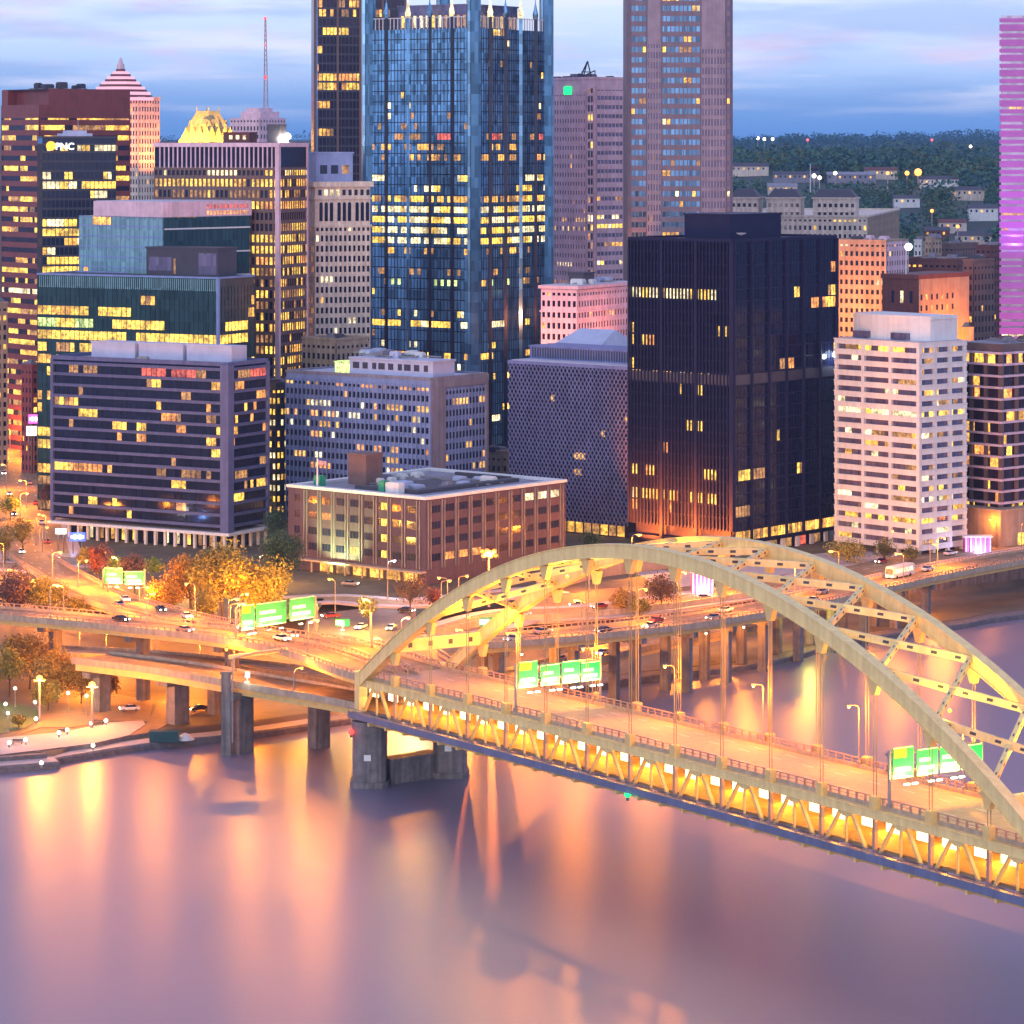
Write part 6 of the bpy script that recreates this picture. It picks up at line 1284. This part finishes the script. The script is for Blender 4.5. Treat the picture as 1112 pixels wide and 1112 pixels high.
def car(p, yaw, k, label, group=None):
    if CT[k] is None: t = CT[k] = car_t(PAINT[k])
    else: t = copy_tree(CT[k])
    t.location = p; t.rotation_euler = (0,0,yaw); tag(t, label, 'car', group or 'cars on the roads')
    return t
def yaw(dr): return math.atan2(-dr.y, -dr.x)     # the car's nose is at -x
def park(px, py, z, a, k, l): car(gnd(px, py, z), R(a), k, l, 'parked cars')
park(141,772,2.6,10,0,'white car with lit lamps on the park road beside the ramp pier'); park(216,772,2.6,30,3,'black car in the shade under the lower ramp'); park(359,671,8.2,20,2,'dark red car at the left end of the car park'); park(441,665,8.2,150,3,'black car under the bare tree'); park(628,659,8.4,5,1,'silver car on the orange road inside the arch')
park(392,683,8.2,70,0,'white car in the middle of car park'); park(425,684,8.2,75,1,'silver car at the right side of the car park'); park(380,636,8.2,170,1,'silver car under the brick block canopy')
def traffic(lb, nm, items):
    for i, (d, off, k, rev) in enumerate(items):
        p, dr = on(lb, d, off, .01); car(p, yaw(-dr if rev else dr), k, f'{CN[k]} car, {ORD[i]} from the {"bridge" if nm != "bright street" and nm != "boulevard" else "near end" if nm == "bright street" else "left"} on the {nm}, {"tail lamps" if (rev != (nm == "bright street")) else "headlamps"} lit')
traffic(up1, 'pale upper ramp', [(56,2.5,0,True), (84,-2.5,1,True), (112,2.5,3,True)])
traffic(up2, 'street ramp', [(66,2.6,0,True), (92,2.6,1,True), (108,-2.6,2,False), (126,2.6,0,True), (150,2.6,3,True), (172,-2.6,1,False), (188,2.6,0,True)])
traffic(up3, 'far bank highway', [(66,3,0,True), (80,-3,1,False), (94,3,3,True), (112,3,0,True), (124,-3,2,False), (140,3,1,True), (156,-3,0,False), (170,3,2,True), (190,3,0,True), (206,-3,1,False), (222,3,3,True), (266,-3,0,False)])
traffic('city_street', 'bright street', [(12,-4,0,True), (34,4,2,False), (62,-4,1,True), (84,4,0,False), (110,-4,3,True), (140,4,2,False), (170,-4,0,True), (205,4,1,False), (240,-4,0,True)])
traffic('boulevard', 'boulevard', [(26,3,0,False), (52,-3,2,True), (84,3,1,False), (112,-3,3,True), (146,3,0,False), (176,-3,2,True), (204,3,0,False), (232,-3,1,True), (258,3,0,False), (290,-3,2,True)])
traffic(lo3, 'lower right ramp', [(64,1.5,0,True), (82,-1.5,1,True), (100,1.5,0,True)])
def bus():
    p, dr = on(up3, 250, -2.6, .01); t = thing('city_bus', p, 'long pale city bus with lit windows on the far bank highway at right', 'bus'); t.rotation_euler = (0,0,yaw(-dr))
    mb = MB(); mb.obox((-6,-1.25,.45), (12,0,0), (0,2.5,0), (0,0,2.65)); mb.obox((-5.6,-1.1,3.1), (11,0,0), (0,2.2,0), (0,0,.25)); mb.build('body', PAINT[0], t, world=False)
    for sy in (-1.28, 1.26):
        for k in range(7): mb = MB(); mb.obox((-5.2+k*1.5,sy,1.5), (1.25,0,0), (0,.02,0), (0,0,1.1)); mb.build('window', LIT['white'], t, world=False)
    mb = MB(); mb.obox((-6.03,-1.1,1.3), (.02,0,0), (0,2.2,0), (0,0,1.5)); mb.build('windscreen', LIT['dim'], t, world=False)
    for x in (-4, 3.6):
        for y in (-1.1, 1.1): mb = MB(); mb.tf = Matrix.Translation((x, y, .48)) @ Matrix.Rotation(R(90), 4, 'X'); mb.lathe([(.48,-.16), (.48,.16)], 12); mb.build('wheel', M['tyre'], t, world=False)
    for y in (-.9, .9):
        mb = MB(); mb.obox((-6.1,y-.2,.7), (.1,0,0), (0,.4,0), (0,0,.3)); mb.build('headlight', BU['head'], t, world=False); mb = MB(); mb.obox((6.0,y-.2,1.0), (.1,0,0), (0,.4,0), (0,0,.6)); mb.build('taillight', BU['tail'], t, world=False)
bus()
# ------------------------------------------------------------------ trees
LEAF = {k: [mat(f'leaves_{k}_{i}', tuple(x*s for x in c), rough=.75, var=.3, scale=.5) for i, s in enumerate((.62, 1.0, 1.4))] for k, c in dict(amber=(.28,.24,.035), olive=(.13,.13,.03), orange=(.34,.20,.025), green=(.025,.07,.03), maroon=(.10,.03,.03), plum=(.09,.055,.055), brown=(.13,.075,.035), yellow=(.30,.22,.03), lime=(.14,.20,.03)).items()}
def tree(px, pyb, pyt, wpx, zg, kind, label, n=2200, bare=.0, seed=None, group='trees'):
    p = gnd(px, pyb, zg); Y = p.y; h = (pyb-pyt)*Y/F; w = wpx*Y/F; rg = random.Random(seed or hash_(label)); t = thing('tree', p, label, 'tree', group)
    mb = MB(); th = h*.35; tips = []; r0 = max(.14, h*.022)
    mb.tube([p+V(0,0,-.3), p+V(.05*h*.3,0,th*.5), p+V(0,.03*h,th)], r0, 7, r1=r0*.7)
    nb = 7 if not bare else 11
    for k in range(nb):
        a = k*2.399+rg.random(); el = rg.uniform(.45, 1.25); L_ = h*rg.uniform(.32, .58); q = p+V(0,0,th*rg.uniform(.75, 1.05)); m1 = q+V(math.cos(a)*math.cos(el), math.sin(a)*math.cos(el), math.sin(el))*L_*.5; e = m1+V(math.cos(a)*w*.18, math.sin(a)*w*.18, L_*.45)
        mb.tube([q, m1, e], r0*.5, 5, r1=r0*.12); tips.append(e)
        if bare:
            for _ in range(9):
                s_ = q.lerp(e, rg.uniform(.3, 1)); dv = V(rg.gauss(0,1), rg.gauss(0,1), abs(rg.gauss(0,1))).normalized(); mb.tube([s_, s_+dv*h*.10, s_+(dv+V(0,0,.4))*h*.17], r0*.14, 4, r1=r0*.05)
    mb.build('trunk', M['bark'], t)
    cl = []; ch = h-th*.7
    for _ in range(26):
        d = V(rg.gauss(0,1), rg.gauss(0,1), rg.gauss(0,1)).normalized()*rg.uniform(.25, .80); cl.append((V(p.x+d.x*w*.5, p.y+d.y*w*.5, p.z+th*.7+ch*.5+d.z*ch*.5), rg.uniform(.16, .27)*w, rg.choice((0,1,1,2))))
    mb = MB(); sz = max(.22, w*.020); n = int(n*2.2*(1-bare*.75))
    for _ in range(n):
        c, r_, mi = rg.choice(cl); d = V(rg.gauss(0,1), rg.gauss(0,1), rg.gauss(0,1)).normalized(); q = c+d*r_*rg.uniform(.55, 1.08); nrm = (d+V(rg.gauss(0,.7), rg.gauss(0,.7), rg.gauss(0,.7)+.3)).normalized(); a = nrm.cross(V(rg.gauss(0,1), rg.gauss(0,1), rg.gauss(0,1))).normalized(); b2 = nrm.cross(a); s_ = sz*rg.uniform(.6, 1.3)
        mb.add([q-a*s_, q+b2*s_*.7, q+a*s_, q-b2*s_*.7], [(0,1,2,3)], min(2, max(0, mi+(rg.random() < .2)-(rg.random() < .2))))
    mb.build('crown', LEAF[kind], t)
for a in ((240,676,590,76,8,'amber','biggest amber tree, in the middle of the group before the banded block',4200), (284,674,606,70,8,'amber','broad amber tree at right of group behind the overhead signs',3800), (206,672,596,56,8,'orange','orange red topped tree behind the amber group',2600), (180,674,626,50,8,'orange','bright orange tree with a lamp in it left of the amber group',2600), (224,682,640,40,8,'olive','small dark olive tree in front of the amber trees',1800),
          (308,642,574,54,8,'green','dark green tree between the banded and brick blocks',2800), (300,600,545,34,8,'green','darker green tree behind, at the brick block corner',1500), (106,640,588,30,8,'maroon','maroon tree below the blue sign',1700), (146,644,596,32,8,'plum','plum brown tree above the burnt out overhead sign',1700), (14,680,618,56,6,'plum','dark brown tree at the left edge above upper ramp',2400), (48,680,624,54,6,'olive','dark olive tree right of the pale lamp pole',2400), (84,672,650,40,7,'amber','low amber bush tree on the slope by street ramp',1200),
          (32,748,688,64,2.5,'orange','orange tree under upper ramp at left',2600), (52,772,738,40,2.5,'amber','low amber tree beside the left bright park lamp',1200), (118,764,728,30,2.5,'orange','orange tree right of the right bright park lamp',1000), (62,762,708,66,2.5,'orange','orange tree behind the left bright park lamp',2600), (88,764,716,44,2.5,'orange','orange tree between the bright park lamps',1700), (10,756,700,44,2.5,'amber','amber tree at left edge below the upper ramp',1600), (20,790,776,16,2.6,'yellow','small yellow shrub on the lawn corner',500),  # first tree's orange leaves carry the park lamps' light in their colour
          (11,566,536,26,8,'lime','lime green street tree left of the bright street',1100), (24,602,560,34,8,'yellow','yellow green street tree at the bright street crossing',1400), (5,612,570,30,8,'olive','olive street tree at the left edge by the crossing',1100), (49,556,520,18,8,'plum','narrow dark tree against the banded block corner',700), (92,620,596,22,8,'yellow','small yellow tree left of maroon tree',800), (126,628,604,22,8,'lime','small lime tree between maroon and plum trees',800), (166,628,606,26,8,'lime','small lime tree right of the plum tree',800),
          (718,664,620,46,8.5,'brown','brown autumn tree inside the arch right of the yellow shrubs',1500), (676,668,640,34,8.5,'orange','orange shrub tree inside arch',1200), (694,670,650,26,8.5,'yellow','yellow shrub tree inside arch',900), (920,614,588,44,8.2,'amber','amber tree under the big orange lamp by the white block',1400), (960,612,584,26,8.2,'olive','dark olive tree before the white block corner',900), (1094,584,560,34,8.2,'yellow','yellow lit tree by the tan podium at right',1100), (640,600,578,26,8,'green','green tree between lattice block and arch crown',900), (990,612,594,22,8.2,'olive','small olive tree at white block foot',700)):
    tree(*a)
tree(445,668,620,46,8.2,'brown','nearly bare brown tree between the brick block and arch rib',1400,.8); tree(399,680,644,30,8.2,'olive','thin sparse tree in the car park',900,.6); tree(470,660,640,24,8.2,'maroon','small sparse maroon tree by the arch rib',600,.5)
# ------------------------------------------------------------------ houses on the far hills
def house(i, px, py, Y, w, h, wm, rm, label):
    while Y > 1750 and at(px, py, Y).z < hill_z(at(px, py, Y).x, Y)+h: Y -= 20
    p = at(px, py, Y); z = hill_z(p.x, p.y)+1; zt = max(z+h, p.z); CLR.append((p.x, p.y, w/2+3, 130)); t = thing('hillside_house', V(p.x, p.y, z-4), label, 'house', 'houses on the wooded hill'); d = 9
    mb = MB(); mb.box(p.x-w/2, p.x+w/2, p.y, p.y+d, z-4, zt-h*.3); mb.build('wall', M[wm], t)
    mb = MB(); a, c = zt-h*.3, zt; mb.add([(p.x-w/2-.5,p.y-.6,a), (p.x+w/2+.5,p.y-.6,a), (p.x+w/2+.5,p.y+d+.6,a), (p.x-w/2-.5,p.y+d+.6,a), (p.x-w/2-.5,p.y+d/2,c), (p.x+w/2+.5,p.y+d/2,c)], [(0,1,5,4), (2,3,4,5), (0,4,3), (1,2,5), (3,2,1,0)]); mb.build('roof', M[rm], t)
    for k in range(max(2, int(w/4))):
        mb = MB(); x = p.x-w/2+1+k*(w-2)/max(1, int(w/4)); mb.box(x, x+1.3, p.y-.1, p.y+.02, zt-h*.3-2.6, zt-h*.3-.9); mb.build('window', LIT['warm'] if (k+i) % 3 == 0 else M['gl_dark'], t)
for i, a in enumerate(((865,186,3150,36,8,'silver2','roof_d','long pale low building on the wooded hill left of the flagpole'), (925,187,3300,38,8,'silver2','roof','long pale roofed row on the hill right of the flagpole'), (845,172,3900,30,9,'white','roof_d','small pale house under the ridge near the granite tower'), (812,177,3700,34,10,'cream','roof_d','cream house on the hill beside the granite tower'), (957,182,3500,26,9,'cream','brick_r','small cream house among trees in the middle of the hill'), (1020,192,3200,30,9,'white','roof_d','pale house below the brightest hillside lamp'), (1052,204,2900,24,9,'cream','roof_d','cream house on the right part of hill'), (1068,222,2500,20,9,'white','roof_d','white house beside the purple tower on the hill'), (1035,238,2300,18,8,'cream','brick_r','small red roofed house low on the hill'), (1018,248,2200,16,8,'brick_r','roof_d','small brick house low on the hill, left of the red roofed one'), (1058,252,2150,22,9,'cream','roof_d','cream house at the hill foot by the purple tower'), (985,212,2700,18,8,'white','roof_d','white house alone in the trees right of the hotel'), (850,199,2800,22,8,'cream','roof','grey roofed house just above the hotel left wing'))): house(i, *a)
# ------------------------------------------------------------------ lights of the far hills
for i, (x, y, Y, bm, r_, l) in enumerate(((823,150,5600,'white',4.5,'left of the three white lights on the far ridge'), (830,151,5600,'white',4.5,'middle of the three white lights on the far ridge'), (839,151,5600,'white',4.5,'right of the three white lights on the far ridge'), (877,152,5600,'red',4,'red light on the far ridge near the middle'), (829,168,4000,'sodium',6,'bright orange light on the hillside near the granite tower'), (822,166,4000,'sodium',4,'smaller orange light left of the bright orange hillside light'), (997,187,3300,'sodium',6.5,'brightest orange light in the middle of the hillside'), (985,188,3300,'sodium',4,'smaller orange light left of the brightest hillside one'), (964,188,3300,'amber',3,'dim red orange light on the hillside'), (1049,174,3800,'sodium',5,'orange light under the ridge at right'), (1054,159,5000,'white',4,'pale light just under the ridge at right'), (1012,152,6000,'red',4,'reddish light on the right of the ridge'), (884,191,3000,'white',3.4,'white light above the hotel flagpole'), (890,193,3000,'white',3,'second white light right of flagpole top'), (907,188,3000,'white',3,'white light on the hillside right of hotel flag'), (1012,229,2350,'sodium',2.2,'small yellow light low on the wooded hill'), (1040,246,2200,'sodium',2.0,'small orange light low on the hill near purple tower'), (1070,174,3800,'white',3,'whitish light near the purple tower on the hill'))):
    Y *= .93; Y0 = Y
    while Y > 1750 and at(x, y, Y).z < hill_z(at(x, y, Y).x, Y)+13: Y -= 20
    p = at(x, y, Y); zb = hill_z(p.x, p.y); zb = min(zb, p.z-8); CLR.append((p.x, p.y, 7, 60)); t = thing('hill_lamp', V(p.x, p.y, zb), l, 'lamp', 'lights on the far hills'); mb = MB(); mb.tube([V(p.x, p.y, zb), p], .5, 5); mb.build('pole', M['pole'], t); mb = MB(); r_ *= .55*Y/Y0; mb.lathe([(.1*r_,-r_), (r_*.75,-r_*.7), (r_,0), (r_*.75,r_*.7), (.1*r_,r_)], 10, p); mb.build('lamp_head', BU[{'white': 'hillw', 'red': 'hillr'}.get(bm, 'hillo')], t, True)
grow_wood()
# ------------------------------------------------------------------ evening haze
HAZE = 0.00005
if HAZE:
    mb = MB(); mb.box(-2200, 2200, -120, 8200, -6, 232); hz = tag(mb.build('haze', []), kind='stuff'); hz.data.materials.clear()
    m = bpy.data.materials.new('evening_haze'); m.use_nodes = True; t = m.node_tree; t.nodes.clear(); o = t.nodes.new('ShaderNodeOutputMaterial'); v = t.nodes.new('ShaderNodeVolumePrincipled'); v.inputs['Color'].default_value = (.28,.54,1.0,1); v.inputs['Density'].default_value = HAZE; v.inputs['Anisotropy'].default_value = .2
    t.links.new(v.outputs[0], o.inputs['Volume']); hz.data.materials.append(m)
